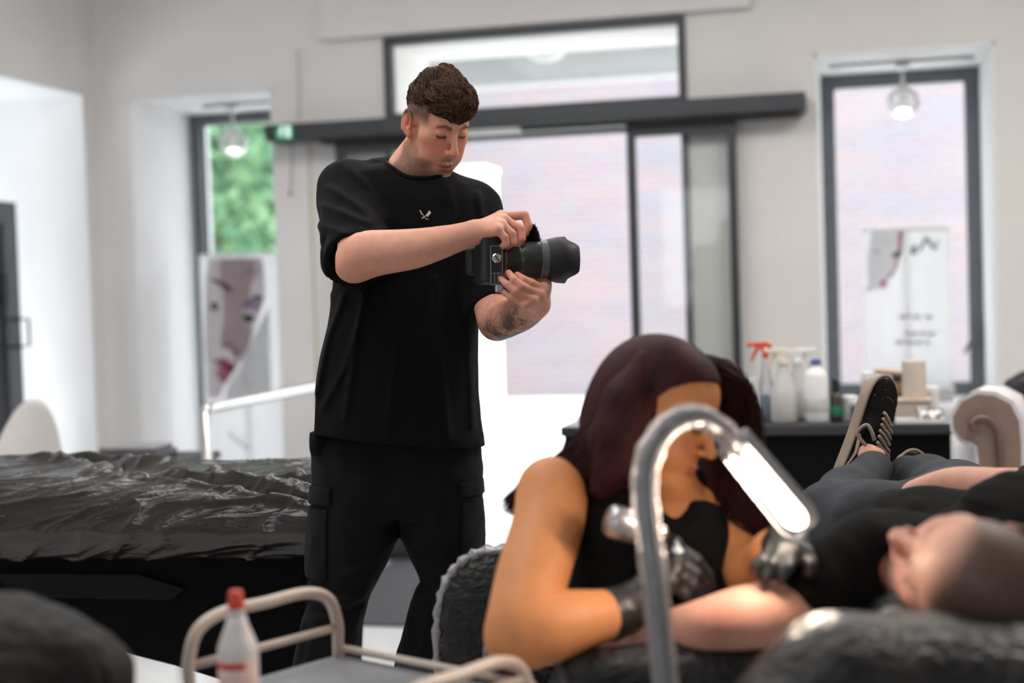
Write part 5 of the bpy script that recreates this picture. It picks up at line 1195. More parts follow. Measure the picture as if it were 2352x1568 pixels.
obj('clamp_block', bx(-.006, .010, -.054, -.040, -.068, -.054), M_steel, pl, bevel=.002)
lens_part('lens_mount', [(0, .010), (.034, .010), (.034, .020), (.0, .020)], M_cl, cth)
lens_part('orange_ring', [(.0338, .0195), (.0352, .0200), (.0352, .0215), (.0338, .022)], mat('orange_ring_paint', (.65, .20, .06), .4, .3, var=.05), cth)
lens_part('lens_barrel', [(0, .020), (.034, .020), (.0355, .026), (.0355, .050), (.0340, .052), (.0340, .054), (.0375, .060), (.0385, .080), (.0385, .098), (0, .098)], M_cl, cth, bevel=.0006)
mbx = MB()
for k in range(44):
    a = 2 * math.pi * k / 44; c_, s_ = math.cos(a), math.sin(a)
    mbx.box(-.0011, .0011, .0350, .0366, .029, .048, LM @ Matrix.Rotation(a, 4, 'Z'))
obj('zoom_grip', mbx, M_rub, cth, kind='stuff')
lens_part('front_ring', [(.0384, .096), (.0405, .098), (.0415, .112), (.0405, .116), (.0384, .117)], mat('front_ring_grey', (.13, .135, .14), .38, .4, var=.05), cth)
lens_part('front_glass', [(.0, .100), (.03, .102), (.0385, .106)], mat('lens_glass', (.02, .02, .03), .03, spec=.9, coat=1, var=.02), cth, smooth=True)
# petal hood
seg = 72; v = []; f = []
for k in range(seg):
    a = 2 * math.pi * k / seg; pet = .5 + .5 * math.cos(2 * a); L_ = .150 + .022 * sstep(.25, .75, np.array(pet)).item()
    for (r, z) in ((.0405, .108), (.0425, .114), (.0475, .135), (.0485, L_), (.0470, L_), (.0400, .116)):
        v.append(LM @ Vector((r * math.cos(a), r * math.sin(a), z)))
for k in range(seg):
    k2 = (k + 1) % seg
    for i in range(5): f.append((k * 6 + i, k2 * 6 + i, k2 * 6 + i + 1, k * 6 + i + 1))
obj('lens_hood', MB().add(v, f), mat('hood_black', (.010, .010, .011), .6, var=.1), cth, smooth=True)
# microphone with furry windshield above the grip
q0 = Vector(vc(1172, 556, -.262)); q1 = Vector(vc(1222, 541, -.262)); dq = (q1 - q0).normalized()
obj('microphone', MB().tube([q0, q0 + dq * .03], .011, 14), M_cb, cth, smooth=True)
rngf = np.random.RandomState(2); n = 900; c0 = np.array(q0 + dq * .034); dv = np.array(dq); uu = np.cross(dv, [0, 0, 1.]); uu /= np.linalg.norm(uu); ww = np.cross(dv, uu)
t_ = rngf.rand(n) * .022; a_ = rngf.rand(n) * 6.283; rad = np.cos(a_)[:, None] * uu + np.sin(a_)[:, None] * ww
base = c0 + dv * t_[:, None] + rad * .012; out_ = rad * .9 + dv * ((t_[:, None] - .011) / .011) * .6 + .25 * rngf.randn(n, 3)
pf = np.stack([base, base + out_ * .0045, base + out_ * .0085], 1); Vf, Ff = strands(pf, .0011, .0004)
core = MB().tube([Vector(c0 - dv * .004), Vector(c0), Vector(c0 + dv * .022), Vector(c0 + dv * .028)], [.010, .0145, .0145, .008], 16)
wsd = obj('windshield', core, mat('fur_black', (.006, .006, .006), .95, var=.1), cth, smooth=True)
npmesh('fur', [(Vf, Ff, None)], MATS['fur_black'], parent=wsd, kind='stuff')
# ================================================================== the seated tattoo artist
VW = View(1480, 1150, 2.28); w = VW
WR = head_rot(62, 20, 8); WO = w(1513, 948, .0); WS = np.array([.97, .98, .90])
SK_W = (.74, .305, .120)
def pxr(n, Z): return n * Z / F_PX
def woman_body():
    nb = (w(1545, 1150, .03) - WO) @ WR / WS
    V, Fq = make_head(res=.0024, female=True, neck=((0, -.02, -.075), nb), neck_r=(.046, .052), lo=(-.115, -.2, -.30))
    C = head_colour(V, SK_W, (.52, .20, .11), (.44, .10, .07), (.05, .03, .022))
    parts = [(xf(V, WR, WO, WS), Fq, C)]
    s = SDF(*bnd(w, 1090, 1900, 1050, 1560, -.28, .22), .0036)
    # chest, shoulders
    s.cone(w(1340, 1180, .02), w(1640, 1195, .06), .045, .045, 0); s.cone(w(1545, 1150, .03), w(1545, 1240, .0), .052, .065, .05)
    s.cone(w(1470, 1240, .05), w(1500, 1500, .07), .085, .10, .05)
    # right arm, nearest to the viewer
    s.chain([w(1268, 1128, -.02), w(1258, 1205, -.06), w(1222, 1325, -.13), w(1196, 1432, -.19)], [.056, .055, .054, .050], .004, 18)
    s.chain([w(1200, 1446, -.19), w(1250, 1440, -.185), w(1330, 1424, -.165), w(1420, 1408, -.13)], [.053, .054, .044, .034], .004, 16)
    s.cone(w(1178, 1478, -.195), w(1190, 1470, -.195), .034, .034, .03)
    # left arm
    s.chain([w(1655, 1165, .05), w(1690, 1270, .0), w(1722, 1318, -.06)], [.05, .043, .038], .02)
    s.chain([w(1722, 1318, -.06), w(1775, 1268, -.13), w(1806, 1236, -.175)], [.036, .030, .024], .02)
    V, Fq = s.mesh(1)
    parts.append((V, Fq, SK_W))
    # hips and legs, seated on the stool
    s = SDF(*bnd(w, 1150, 1900, 1450, 2200, -.3, .3), .014)
    s.cone(w(1480, 1450, .06), w(1450, 1640, .08), .12, .15, .05)
    s.chain([w(1420, 1680, .05), w(1480, 1700, -.2), w(1500, 2100, -.16)], [.085, .06, .04], .04)
    s.chain([w(1520, 1680, .05), w(1700, 1700, -.05), w(1700, 2100, .0)], [.085, .06, .04], .04)
    V, Fq = s.mesh(0); parts.append((V, Fq, (.02, .02, .02)))
    return parts
woman = npmesh('person', woman_body(), M_skin, VW.M, label='seated tattoo artist with long dark red hair and black gloves bending over an arm', cat='person')
# sleeveless ribbed top
s = SDF(*bnd(w, 1270, 1760, 1050, 1600, -.2, .26), .0045)
s.loft([w.row(1085, 1395, 1470, .03, .055), w.row(1110, 1345, 1500, .03, .085), w.row(1160, 1322, 1660, .03, .115), w.row(1250, 1303, 1690, .04, .13), w.row(1350, 1300, 1700, .05, .135), w.row(1450, 1305, 1700, .06, .14), w.row(1600, 1300, 1710, .07, .15)], 0, p=2.5)
s.cone(w(1400, 1120, .03), w(1450, 1105, .03), .045, .04, .03); s.cone(w(1600, 1140, .06), w(1650, 1170, .07), .05, .05, .03)
s.cone(w(1560, 1100, -.06), w(1556, 1225, -.13), .060, .036, .01, sub=True)
s.warp(lambda x, y, z: .0012 * np.sin(x * 620) + .004 * fbm(x * 12, y * 12, z * 6, 2))
V, Fq = s.mesh(1); npmesh('tank_top', [(V, Fq, None)], mat('black_rib_knit', (.007, .0065, .0065), .9, spec=.15, var=.2, vscale=25, bump=.08, bscale=500), VW.M, parent=woman)
# gloves
M_glove = mat('black_nitrile', (.016, .016, .017), .42, spec=.9, var=.1, vscale=20, bump=.25, bscale=70)
def glove(lo, hi, wr, cuff, MC, fingers, thumb, rm):
    s = SDF(*bnd(w, lo[0], hi[0], lo[1], hi[1], lo[2], hi[2]), .0028)
    s.cone(cuff[0], wr, cuff[1], rm, .004)
    for q in MC: s.cone(wr, q, rm * .9, .0135, .012)
    s.cone(MC[0], MC[-1], .0125, .0120, .010)
    for P in fingers: s.chain(P, [.0112, .0098, .0088, .0078], .003)
    s.chain(thumb, [.017, .014, .0115, .0090], .008)
    s.warp(lambda x, y, z: .0007 * ridged(x * 90, y * 90, z * 90, 2))
    V, Fq = s.mesh(1); return npmesh('glove', [(V, Fq, None)], M_glove, VW.M, parent=woman)
K3 = [w(1548, 1252, -.100), w(1556, 1280, -.118), w(1552, 1310, -.130), w(1540, 1338, -.135)]
glove((1370, 1500, -.22), (1670, 1200, .0), w(1468, 1385, -.125), (w(1398, 1412, -.138), .041), K3,
      [[K3[0], w(1600, 1285, -.105), w(1626, 1318, -.10), w(1634, 1345, -.095)], [K3[1], w(1600, 1318, -.122), w(1620, 1345, -.112), w(1626, 1368, -.10)],
       [K3[2], w(1592, 1345, -.130), w(1612, 1365, -.118), w(1616, 1385, -.11)], [K3[3], w(1575, 1366, -.130), w(1594, 1382, -.12), w(1600, 1396, -.115)]],
      [w(1490, 1350, -.11), w(1530, 1300, -.07), w(1575, 1300, -.06), w(1608, 1325, -.065)], .034)
K4 = [w(1778, 1262, -0.210), w(1800, 1256, -0.225), w(1826, 1262, -0.230), w(1850, 1276, -0.225)]
glove((1690, 1380, -.30), (1910, 1180, -.10), w(1808, 1238, -0.180), (w(1790, 1258, -0.150), .031), K4,
      [[K4[0], w(1752, 1285, -0.230), w(1738, 1298, -0.230), w(1733, 1312, -0.225)], [K4[1], w(1776, 1295, -0.245), w(1762, 1320, -0.243), w(1755, 1338, -0.238)],
       [K4[2], w(1812, 1298, -0.250), w(1800, 1316, -0.248), w(1792, 1330, -0.243)], [K4[3], w(1862, 1292, -0.240), w(1862, 1306, -0.238), w(1856, 1318, -0.233)]],
      [w(1800, 1255, -0.170), w(1770, 1290, -0.180), w(1760, 1320, -0.195), w(1768, 1338, -0.205)], .028)
# long straight hair
def woman_hair():
    s = SDF((-.12, -.14, -.14), (.12, .13, .16), .0036)
    s.ell((0, -.012, .042), (.086, .104, .096), 0); s.ell((.0, -.05, -.03), (.082, .075, .10), .04)
    x = s.ax[0][:, None, None]; y = s.ax[1][None, :, None]; z = s.ax[2][None, None, :]
    s.D = np.maximum(s.D, (y - np.interp(z.ravel(), [-.14, -.03, .02, .05, .07, .09, .11], [-.02, -.008, .010, .028, .048, .078, .13]).reshape(z.shape) + 0 * x).astype(np.float32))
    V1, F1 = s.mesh(1); V1 = xf(V1, WR, WO, WS)
    s = SDF(*bnd(w, 1120, 1850, 750, 1290, -.14, .16), .0042)
    s.chain([w(1520, 860, .01), w(1468, 920, -.005), w(1425, 1000, -.005), w(1350, 1062, .0), w(1268, 1098, .0), w(1205, 1130, .0), w(1176, 1165, .0)], [.055, .058, .056, .042, .028, .016, .005], .004, 26)
    s.chain([w(1490, 850, -.03), w(1450, 920, -.045), w(1426, 1000, -.05), w(1415, 1070, -.05), w(1378, 1125, -.055)], [.035, .040, .040, .034, .016], .02)
    s.chain([w(1655, 870, .055), w(1690, 950, .06), w(1692, 1060, .05), w(1700, 1150, .02), w(1745, 1215, .0), w(1790, 1238, -.02)], [.035, .036, .040, .040, .026, .006], .004, 24)
    s.chain([w(1660, 1040, .05), w(1655, 1120, .05), w(1680, 1190, .03)], [.03, .034, .02], .03)
    s.warp(lambda x, y, z: .0035 * ridged((x * .8 - z * .5) * 55, y * 40, (z + x * .6) * 5, 2) - .001)
    V2, F2 = s.mesh(1)
    rng = np.random.RandomState(12); P = []
    for line, rad, n in (([w(1545, 850, .0), w(1465, 915, .0), w(1425, 1000, .0), w(1345, 1062, .0), w(1265, 1100, .0), w(1170, 1160, .0)], [.03, .055, .055, .042, .028, .012], 260),
                         ([w(1610, 850, .02), w(1670, 890, .03), w(1695, 960, .04), w(1695, 1060, .03), w(1705, 1150, .0), w(1785, 1235, -.03)], [.02, .032, .036, .040, .040, .012], 200)):
        q = np.array([tuple(v) for v in spline([tuple(v) for v in line], 17)]); rr = np.interp(np.linspace(0, 1, 18), np.linspace(0, 1, len(rad)), rad)
        o = rng.randn(n, 3); o /= np.linalg.norm(o, axis=1)[:, None]; o[:, 1] = -np.abs(o[:, 1])
        P.append(q[None] + o[:, None] * rr[None, :, None] * 1.02 + .003 * rng.randn(n, 1, 3))
    V3, F3 = strands(np.concatenate(P), .0011, .0005)
    t = np.repeat(rng.rand(len(V3) // 54, 1), 54, 0); C3 = (1 - t) * np.array([.018, .005, .006]) + t * np.array([.075, .014, .018])
    nz = lambda V: np.array([.040, .0085, .011]) * (1 + .7 * fbm((V[:, 0] * .8 - V[:, 2] * .5) * 70, V[:, 1] * 50, (V[:, 2] + V[:, 0] * .6) * 6, 2)[:, None])
    return [(V1, F1, nz(V1)), (V2, F2, nz(V2)), (V3, F3, C3)]
npmesh('hair', woman_hair(), M_hair, VW.M, parent=woman, label='long straight dark red hair')
# tattoo machine
wv = lambda px, py, dy: Vector(tuple((VW.M @ np.append(w(px, py, dy), 1))[:3]))
tm = empty('tattoo_machine', wv(1540, 1260, -.11), 'silver and black tattoo machine in the gloved right hand', 'machine')
a, b = wv(1395, 1192, -.16), wv(1455, 1210, -.15); c_, d_ = wv(1540, 1245, -.125), wv(1632, 1372, -.09)
obj('battery_pack', MB().lathe([(0, 0), (.022, .002), (.025, .008), (.025, .045), (.02, .052), (0, .053)], 24, align_z(a, b - a)), mat('satin_aluminium', (.55, .55, .56), .35, .9, var=.08), tm, smooth=True)
obj('grip_tube', MB().tube([b, c_], .0125, 16), mat('machine_black', (.03, .03, .032), .35, .4, var=.1), tm, smooth=True)
obj('cap_ball', MB().lathe([(.0001, .013)] + [(.013 * math.sin(q), .013 * math.cos(q)) for q in np.linspace(.2, 3.1, 10)], 16, Matrix.Translation(wv(1518, 1222, -.14))), M_chrome, tm, smooth=True)
obj('needle_tube', MB().tube([c_, c_.lerp(d_, .7), d_], [.009, .007, .0015], 12), M_steel, tm, smooth=True)

# her stool: plastic-wrapped round backrest, seat, gas lift and star base
M_pvc = mat('black_plastic_film', (.010, .0095, .009), .26, spec=.45, var=.3, vscale=30, bump=.5, bscale=55, stretch=(1, 1, 1.6))
st = empty('artist_stool', (0, 0, 0), 'black swivel stool with plastic-wrapped rounded backrest behind the seated artist', 'stool')
so = on_z(1290, 2150, 0.0); st.location = so
cen = Vector(at(1165, 1475, 2.62)); rx, rz, th = pxr(160, 2.62), pxr(212, 2.62), .05
def oval(t, r, q): return (math.copysign(abs(math.cos(t)) ** .75, math.cos(t)) * rx * r, math.copysign(abs(math.sin(t)) ** .75, math.sin(t)) * rz * r, q)
Bm = frame_m(cen, RGT, UPV, tuple(-fwd)); mb = MB(); v = []; f = []; n = 64
prof = [(0.02, th * .55), (.5, th * .52), (.85, th * .42), (.97, th * .2), (1.0, 0), (.97, -th * .2), (.85, -th * .4), (.02, -th * .5)]
rg = random.Random(5)
for (r, q) in prof:
    for k in range(n): 
        x, y, z = oval(2 * math.pi * k / n, r, q); v.append(Bm @ Vector((x, y, z + (rg.random() - .5) * .008)))
for i in range(len(prof) - 1):
    for k in range(n): f.append((i * n + k, i * n + (k + 1) % n, (i + 1) * n + (k + 1) % n, (i + 1) * n + k))
f += [tuple(range(n)), tuple(range((len(prof) - 1) * n, len(prof) * n))[::-1]]
obj('backrest', MB().add(v, f), M_pvc, st, smooth=True)
obj('film_edge', MB().tube([Bm @ Vector(oval(2 * math.pi * k / 90, 1.0, .006 * math.sin(k * 1.9))) for k in range(90)], [.0095 + .0035 * math.sin(k * 2.3) + .002 * rg.random() for k in range(90)], 8, closed=True), clear_mat('bunched_clear_film', (.85, .86, .88), .18, .18, haze=.30, bump=.5, bscale=120), st, smooth=True)
zb = .50; sx, sy = so.x, so.y
obj('seat', MB().lathe([(0, zb - .09), (.19, zb - .085), (.21, zb - .04), (.19, zb), (.1, zb + .008), (0, zb + .008)], 36, Matrix.Translation((sx, sy, 0))), M_pvc, st, smooth=True)
obj('gas_lift', MB().tube([(sx, sy, .07), (sx, sy, zb - .08)], .025, 16), M_chrome, st, smooth=True)
obj('back_bracket', MB().tube(spline([(sx, sy, zb - .07), tuple(Vector((sx, sy, zb - .07)).lerp(cen, .5) + Vector((0, 0, -.1))), tuple(cen + Vector((0, 0, -.15)) + fwd * .03)], 12), .014, 10), M_black, st, smooth=True)
for k in range(5):
    a_ = k * 2 * math.pi / 5; e = (sx + .27 * math.cos(a_), sy + .27 * math.sin(a_))
    obj('base_leg', MB().tube([(sx, sy, .085), (e[0], e[1], .06)], [.02, .013], 8), M_black, st, smooth=True)
    obj('caster', MB().lathe([(0, -.012), (.024, -.012), (.028, -.006), (.028, .006), (.024, .012), (0, .012)], 16, align_z((e[0], e[1], .029), (-math.sin(a_), math.cos(a_), 0))), M_black, st, smooth=True)
ah = wv(1112, 1496, .08); ah2 = wv(1300, 1500, .12)
obj('arm_pad', MB().tube([ah, ah.lerp(ah2, .12), ah.lerp(ah2, .3), ah2], [.010, .019, .022, .022], 16), mat('grey_pad', (.16, .17, .19), .3, spec=.6, var=.1), st, smooth=True)
# ================================================================== the man being tattooed, lying with his head towards the viewer
VC = View(2100, 1250, 2.1); c = VC
_f = np.array([-.83, .06, .54]); _f /= np.linalg.norm(_f); _u = np.array([.34, -.93, -.10]); _u -= _f * (_u @ _f); _u /= np.linalg.norm(_u)
CR = np.stack([np.cross(_f, _u), _f, _u], 1); CO = c(2250, 1345, -.24); SK_C = (.68, .35, .255)
def client_body():
    nb = (c(2120, 1330, .05) - CO) @ CR / 1.08
    V, Fq = make_head(res=.0026, neck=((0, -.03, -.07), nb), neck_r=(.056, .062), lo=(-.13, -.20, -.34), hi=(.13, .14, .15))
    fade = lambda x, y, z: np.clip(1.0 * sstep(.02, .06, z - .5 * np.maximum(0, y - .03)) * sstep(.080, .050, y) + .9 * sstep(-.03, .01, z) * sstep(.03, -.01, y), 0, 1)
    C = head_colour(V, SK_C, (.56, .25, .18), (.46, .20, .16), (.10, .065, .05), .5, fade)
    parts = [(xf(V, CR, CO, 1.08), Fq, C)]
    s = SDF(*bnd(c, 1370, 2480, 1000, 1560, -.14, .72), .005)
    # arm under the needle
    s.chain([c(1985, 1295, .07), c(1860, 1372, .02), c(1780, 1405, -.02), c(1700, 1421, -.04), c(1610, 1437, -.03), c(1520, 1455, .04), c(1480, 1465, .07)], [.058, .052, .048, .045, .036, .030, .027], .004, 26)
    # hand lying open past the wrist
    wq = c(1480, 1465, .07)
    for k, (px, py, dy) in enumerate(((1440, 1460, .125), (1434, 1470, .11), (1432, 1480, .095), (1436, 1490, .08))):
        q = c(px, py, dy); s.cone(wq, q, .022, .012, .012); e = c(px - 38, py + 8, dy + .005); s.chain([q, e, e + [-.02, 0, -.006]], [.010, .0085, .007], .004)
    s.chain([wq, c(1462, 1450, .11), c(1438, 1446, .13)], [.018, .012, .009], .008)
    # other forearm across the belly
    s.chain([c(2420, 1190, .22), c(2400, 1140, .42), c(2290, 1128, .48), c(2190, 1118, .55), c(2105, 1135, .60)], [.055, .046, .042, .036, .027], .004, 22)
    hq = c(2100, 1136, .60)
    for k in range(4):
        q = c(2075 + 4 * k, 1142 + 7 * k, .60 - .012 * k); s.cone(hq, q, .020, .011, .010); s.chain([q, q + [-.035, .0, -.012], q + [-.055, 0, -.03]], [.010, .0085, .007], .003)
    V, Fq = s.mesh(1); V_a, F_a = V, Fq
    s = SDF(*bnd(c, 1880, 2200, 1000, 1200, .9, 1.3), .005)
    # shin above the near shoe
    s.chain([c(2002, 1085, 1.14), c(2000, 1052, 1.17), c(1990, 1040, 1.2)], [.030, .030, .030], .02)
    s.chain([c(2092, 1100, 1.2), c(2070, 1100, 1.24)], [.034, .034], .02)
    V, Fq = s.mesh(1); parts.append((V, Fq, SK_C)); V, Fq = V_a, F_a
    t = np.exp(-(np.linalg.norm(V - c(1650, 1400, -.08), axis=1) / .035) ** 2)[:, None]
    parts.append((V, Fq, np.array(SK_C) * (1 - .55 * t) + .55 * t * np.array([.55, .19, .13])))
    s = SDF(*bnd(c, 1800, 2450, 1050, 1560, -.1, 1.3), .02)
    s.ell(c(2130, 1340, .18), (.12, .2, .08), 0); s.ell(c(2110, 1250, .55), (.12, .22, .08), .05); s.chain([c(2000, 1215, .72), c(1955, 1160, 1.0)], [.06, .05], .03)
    V, Fq = s.mesh(0); parts.append((V, Fq, SK_C))
    return parts
client = npmesh('person', client_body(), M_skin, VC.M, label='client with shaved head lying on the couch in black t-shirt and dark jeans', cat='person')
s = SDF(*bnd(c, 1740, 2500, 1050, 1580, -.12, .76), .0055)
s.ell(c(2150, 1330, .16), (.175, .20, .105), 0); s.ell(c(2170, 1255, .48), (.165, .24, .115), .06); s.ell(c(2020, 1290, .12), (.09, .11, .085), .05); s.ell(c(2330, 1230, .16), (.10, .12, .09), .05)
def sleeve_c(a, b, ra, rb):
    a = np.array(a); b = np.array(b); n = (b - a) / np.linalg.norm(b - a) + np.array([0, 0, -.55]); n /= np.linalg.norm(n); ab = b - a; L2 = ab @ ab
    def cn(x, y, z, o):
        t = np.clip(((x - a[0]) * ab[0] + (y - a[1]) * ab[1] + (z - a[2]) * ab[2]) / L2, 0, 1.6); return np.sqrt((x - a[0] - t * ab[0]) ** 2 + (y - a[1] - t * ab[1]) ** 2 + (z - a[2] - t * ab[2]) ** 2) - (ra + (rb - ra) * t) - o
    pl_ = lambda x, y, z: (x - b[0]) * n[0] + (y - b[1]) * n[1] + (z - b[2]) * n[2]
    s.op(lambda x, y, z: np.maximum(cn(x, y, z, 0), pl_(x, y, z)), np.minimum(a, b) - .12, np.maximum(a, b) + .12, .03)
sleeve_c(c(1985, 1292, .07), c(1805, 1392, -.012), .074, .058)
s.chain([c(2350, 1200, .18), c(2420, 1180, .25), c(2370, 1130, .45)], [.08, .07, .055], .03)
s.cone(c(2180, 1330, -.16), c(2120, 1330, .06), .07, .068, .01, sub=True)
s.warp(lambda x, y, z: .011 * fbm(x * 9, y * 6, z * 9, 3) + .008 * ridged(x * 11 + z * 7, y * 5, z * 11, 2))
V, Fq = s.mesh(1); npmesh('t_shirt', [(V, Fq, None)], mat('washed_black_cotton', (.0055, .0052, .005), .95, spec=.1, sheen=.03, var=.2, vscale=20, bump=.06, bscale=600), VC.M, parent=client)
s = SDF(*bnd(c, 1760, 2350, 1030, 1330, .5, 1.32), .0058)
s.ell(c(2090, 1215, .76), (.16, .17, .10), 0)
s.chain([c(2010, 1215, .68), c(1930, 1200, .86), c(1952, 1150, 1.02), c(2008, 1078, 1.15)], [.095, .088, .070, .046], .03)
s.chain([c(2170, 1190, .72), c(2190, 1150, .98), c(2130, 1108, 1.15), c(2085, 1090, 1.22)], [.095, .085, .062, .046], .03)
s.warp(lambda x, y, z: .007 * fbm(x * 9 + 4, y * 7, z * 9, 3) + .003 * ridged(x * 12 + z * 14, y * 6, z * 12, 2))
V, Fq = s.mesh(1); npmesh('jeans', [(V, Fq, None)], mat('charcoal_denim', (.040, .044, .052), .85, spec=.3, var=.25, vscale=25, bump=.1, bscale=500), VC.M, parent=client)

# sneakers: black canvas, gum-beige sole, pale laces
M_can = mat('black_canvas', (.005, .0047, .0045), .95, spec=.1, var=.2, vscale=60, bump=.12, bscale=600)
M_gum = mat('beige_rubber', (.30, .225, .165), .6, var=.12, vscale=40)
M_lace = mat('beige_laces', (.36, .29, .225), .8, var=.15, vscale=90, bump=.2, bscale=900)
def sneaker(o, toe, up, label, flip=1):
    """o: ankle point; toe: heel-to-toe direction; up: sole-to-ankle direction"""
    toe = Vector(toe).normalized(); up = Vector(up); up = (up - toe * up.dot(toe)).normalized(); sd = toe.cross(up)
    M = frame_m(o, sd, toe, up)           # x side, y to the toe, z up from the sole; ankle opening at (0,0,.09)
    t = empty('sneaker', o, label, 'shoe', 'sneakers of the lying client')
    out = [(y, xl, xr) for y, xl, xr in ((-.075, .0, .0), (-.070, .026, .024), (-.05, .035, .033), (0, .036, .035), (.06, .039, .036), (.12, .046, .041), (.16, .046, .040), (.19, .038, .032), (.208, .020, .017), (.213, .0, .0))]
    ring = [(-flip * xl, y) for y, xl, xr in out] + [(flip * xr, y) for y, xl, xr in out[::-1][1:-1]]
    if flip < 0: ring = ring[::-1]
    rs = [(p.x, p.y) for p in spline([(x, y, 0) for x, y in ring], 64, closed=True)]
    obj('sole', MB().prism(rs, .026, M), M_gum, t, bevel=.004)
    obj('foxing', MB().tube([M @ Vector((x * 1.0, y * 1.0 + (.002 if y > 0 else -.002), .030)) for x, y in rs], .0042, 8, closed=True), M_gum, t, smooth=True)
    s = SDF((-.06, -.085, .018), (.06, .225, .14), .0032)
    s.ell((0, .145, .030), (.040, .064, .034), 0); s.cone((0, .06, .045), (0, .10, .036), .036, .036, .03); s.cone((0, -.03, .045), (0, .05, .048), .033, .035, .03)
    s.cone((0, -.03, .05), (0, -.035, .088), .032, .031, .02); s.cone((0, .0, .06), (0, .02, .085), .028, .024, .02)
    s.cone((0, -.012, .20), (0, -.012, .075), .026, .024, .004, sub=True); s.cut((0, 0, .024), (0, 0, -1)); s.cut((0, -.01, .096), (0, .25, 1))
    V, Fq = s.mesh(1); A = np.array(M); up_ = npmesh('upper', [(V, Fq, None)], M_can, A, parent=t)
    def top(x, y):
        i = int(round((x + .06) / .0032)); j = int(round((y + .085) / .0032)); cc = s.D[i, j, :]; q = np.argwhere(cc < 0); return s.ax[2][q[-1, 0]] if len(q) else .05
    # toe cap stitching and side stripe
    for r in (.030, .041):
        obj('stitching', MB().tube([M @ Vector((r * math.sin(a), .108 + (.048 if r > .035 else .030) * math.cos(a) + .02, top(r * math.sin(a), .128 + (.048 if r > .035 else .030) * math.cos(a)) + .001)) for a in np.linspace(-1.25, 1.25, 18)], .0008, 5), mat('tan_thread', (.16, .12, .07), .8, var=.1), up_)
    for q in (-1, 1):
        pts = [(q * .0365, -.045, .040), (q * .037, -.01, .052), (q * .0365, .03, .044), (q * .0375, .075, .036)]
        obj('side_stripe', MB().tube([M @ p for p in spline(pts, 16)], [.004 + .003 * math.sin(math.pi * k / 16) for k in range(17)], 8, flat=.5), M_lace, up_, smooth=True)
    # laces: five crossings, a knot and two loops
    for k in range(6):
        y = .102 - .0165 * k; P = []
        for a in np.linspace(-1, 1, 9):
            x = a * (.018 + .0012 * k); yy = y - .008 * a; P.append(M @ Vector((x, yy, top(x, yy) + .0035 + .002 * (1 - a * a))))
        obj('lace', MB().tube(P, .0056, 8, flat=.7), M_lace, t, smooth=True)
    z0 = top(0, .012) + .006
    obj('lace_knot', MB().tube([M @ Vector((x, .012, z0 + .003)) for x in (-.009, -.004, .004, .009)], [.004, .007, .007, .004], 8), M_lace, t, smooth=True)
    obj('lace_loop', MB().tube([M @ p for p in spline([(0, .012, z0), (.03, .03, z0 + .005), (.062, .012, z0 - .012), (.075, -.02, z0 - .03), (.055, -.035, z0 - .03), (.03, -.01, z0 - .01), (0, .012, z0 + .002)], 30)], .0044, 8), M_lace, t, smooth=True)
    obj('lace_loop', MB().tube([M @ p for p in spline([(0, .012, z0), (-.03, .035, z0 + .008), (-.052, .055, z0 - .004), (-.056, .03, z0 - .018), (-.03, .01, z0), (0, .012, z0 + .002)], 30)], .0044, 8), M_lace, t, smooth=True)
    obj('lace_end', MB().tube([M @ p for p in spline([(0, .012, z0), (.012, -.02, z0 + .006), (.030, -.05, z0 - .004)], 12)], .0032, 8), M_lace, t, smooth=True)
    return t
cv = lambda px, py, Z: at(px, py, Z)
hl_, tl_ = cv(1955, 1105, 3.28), cv(2035, 905, 3.36)
toe1 = tl_ - hl_; up1 = (RGT * .66 + UPV * .22 - fwd * .74)
nrm = (up1 - toe1.normalized() * up1.dot(toe1.normalized())).normalized()
sneaker(hl_ + toe1.normalized() * .065 - nrm * .035, toe1, up1, 'black canvas sneaker with beige sole and laces standing upright before the counter')
h2, t2 = cv(2020, 1250, 3.42), cv(2066, 1120, 3.46)
sneaker(h2 + (t2 - h2).normalized() * .03, t2 - h2 , RGT * .3 + UPV * .35 - fwd * .88, 'other black canvas sneaker half hidden behind the dark jeans', -1)

# the couch he lies on, wrapped in black film
ch = empty('tattoo_couch', on_z(2150, 2000, 0), 'black tattoo couch wrapped in plastic film under the lying client', 'couch')
def plastic_sdf(name, view, build, lo, hi, res, par, amp=.008, m_=None):
    s = SDF(*bnd(view, lo[0], hi[0], lo[1], hi[1], lo[2], hi[2]), res); build(s)
    s.warp(lambda x, y, z: amp * ridged(x * 9 + z * 6, y * 9, z * 10 - x * 3, 3) + amp * .5 * fbm(x * 22, y * 22, z * 22, 2))
    V, Fq = s.mesh(1); return npmesh(name, [(V, Fq, None)], m_ or M_pvc, view.M, parent=par)
def b1(s): s.cone(c(2120, 1585, -.38), c(2520, 1625, -.42), .088, .10, 0); s.cone(c(1930, 1585, -.42), c(2120, 1585, -.38), .088, .088, .04); s.cone(c(1930, 1590, -.42), c(1800, 1660, -.44), .085, .07, .04)
plastic_sdf('head_cushion', VC, b1, (1660, 1780, -.56), (2550, 1400, -.25), .006, ch, .0045)
def b2(s):
    s.chain([c(2080, 1470, -.2), c(2060, 1400, .15), c(2050, 1300, .75), c(2030, 1190, 1.4)], [.055] * 4, .004, 16); s.chain([c(2420, 1470, -.2), c(2340, 1400, .15), c(2280, 1300, .75), c(2200, 1190, 1.4)], [.055] * 4, .004, 16)
    s.chain([c(2250, 1475, -.2), c(2200, 1405, .15), c(2165, 1305, .75), c(2120, 1195, 1.4)], [.062] * 4, .02, 16)
plastic_sdf('mattress', VC, b2, (1880, 1600, -.3), (2560, 1120, 1.5), .008, ch, .006)
